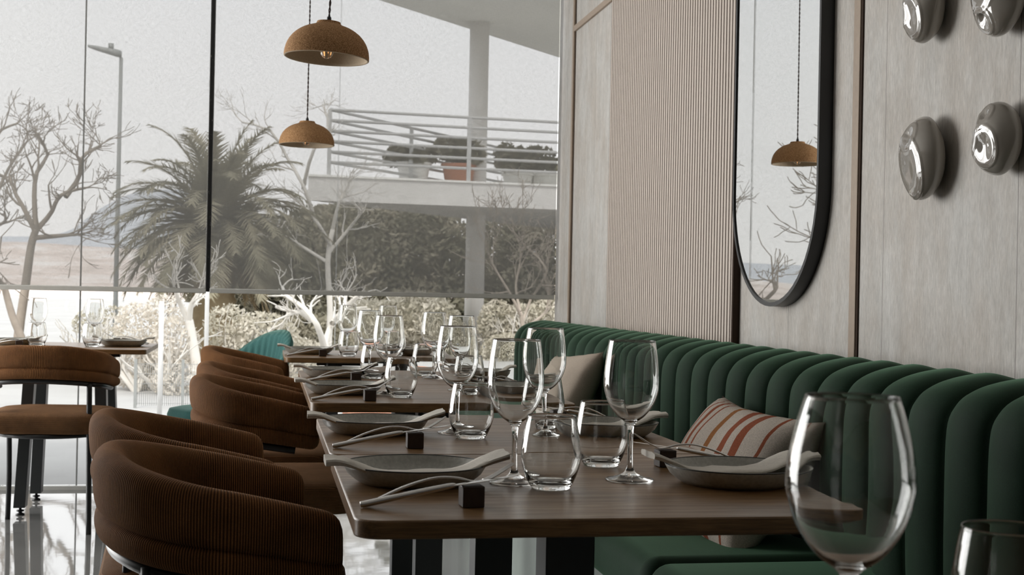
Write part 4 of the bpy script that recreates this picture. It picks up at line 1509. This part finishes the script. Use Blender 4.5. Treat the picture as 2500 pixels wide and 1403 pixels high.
# greenery on the balcony
zt_px = 1
for (x, w, h, sd, lb) in [(1120, 46, 40, 81, 'round clipped shrub in a terracotta pot on the balcony, left of the column'),
                          (1265, 40, 52, 82, 'leafy plant on the balcony just right of the column'),
                          (1335, 60, 38, 83, 'leafy plant on the balcony at its right end'),
                          (1010, 46, 26, 84, 'low plant on the balcony behind the middle railing post')]:
    rnd = random.Random(sd)
    p = at(x, 400, 22.3 if x < 1200 else 23.5); k = p.y / FPX
    r = thing('potted_plant', lb, 'plant', (p.x, p.y, zt), 0, 'plants on the balcony')
    bm = BM(); lathe(bm, [(0, 0), (0.20, 0), (0.27, 0.42), (0.30, 0.42), (0.30, 0.47), (0.24, 0.47), (0.22, 0.40), (0, 0.40)], 20); obj('pot', bm, 'terracotta' if sd == 81 else 'soffit', r, smooth='auto')
    bl_ = [(rnd.uniform(-1, 1) * w * k * 1.1, rnd.uniform(-0.3, 0.3), 0.45 + rnd.uniform(0.3, 1.3) * h * k, w * k * rnd.uniform(0.4, 0.8), w * k * 0.6, h * k * rnd.uniform(0.4, 0.8)) for _ in range(7)]
    bm = BM(); leaf_cloud(bm, bl_, 2200, 0.05, rnd); obj('foliage', bm, 'leaf_a', r, smooth=False)

# ------------------------------------------------------------------ light
w = bpy.data.worlds.new('overcast'); SC.world = w; w.use_nodes = True
nt = w.node_tree; nt.nodes.clear()
wo = nt.nodes.new('ShaderNodeOutputWorld'); bg = nt.nodes.new('ShaderNodeBackground')
tc = nt.nodes.new('ShaderNodeTexCoord'); sx = nt.nodes.new('ShaderNodeSeparateXYZ'); L(nt, tc.outputs['Generated'], sx.inputs[0])
cr = ramp(nt, sx.outputs['Z'], [(0.0, (1.0, 0.985, 0.97)), (0.25, (0.96, 0.97, 0.985)), (1.0, (0.88, 0.92, 0.97))])
L(nt, cr, bg.inputs[0]); bg.inputs[1].default_value = 2.2
L(nt, bg.outputs[0], wo.inputs[0])
sd_ = bpy.data.lights.new('sun', 'SUN'); sd_.energy = 2.5; sd_.angle = D2R(12); sd_.color = (1.0, 0.95, 0.88)
so = bpy.data.objects.new('sun', sd_); C.objects.link(so)
so.rotation_euler = Vector((-0.25, -0.75, 1.0)).to_track_quat('Z', 'Y').to_euler()


def area(name, loc, rot, sx_, sy_, power, col=(1, 1, 1)):
    l = bpy.data.lights.new(name, 'AREA'); l.shape = 'RECTANGLE'; l.size = sx_; l.size_y = sy_; l.energy = power; l.color = col
    o = bpy.data.objects.new(name, l); C.objects.link(o); o.location = loc; o.rotation_euler = rot
    return o


# added fill lamps in unseen window openings left of the frame, boosting the daylight
area('front_window_fill', (-2.85, YW - 0.02, 1.45), (-PI / 2, 0, 0), 2.5, 2.6, 125, (1.0, 0.99, 0.97))
area('side_window_fill', (XL + 0.05, 6.0, 1.35), (0, -PI / 2, 0), 2.4, 2.0, 125, (1.0, 0.99, 0.97))

SC.view_settings.view_transform = 'Standard'
SC.view_settings.look = 'None'
SC.view_settings.exposure = 0
SC.view_settings.gamma = 1
try:
    SC.view_settings.use_curve_mapping = False
except Exception:
    pass
cy = SC.cycles
cy.max_bounces = 14; cy.transmission_bounces = 12; cy.transparent_max_bounces = 16; cy.diffuse_bounces = 5; cy.glossy_bounces = 6
cy.use_denoising = True
cy.caustics_refractive = False
cy.caustics_reflective = False
cy.sample_clamp_indirect = 4
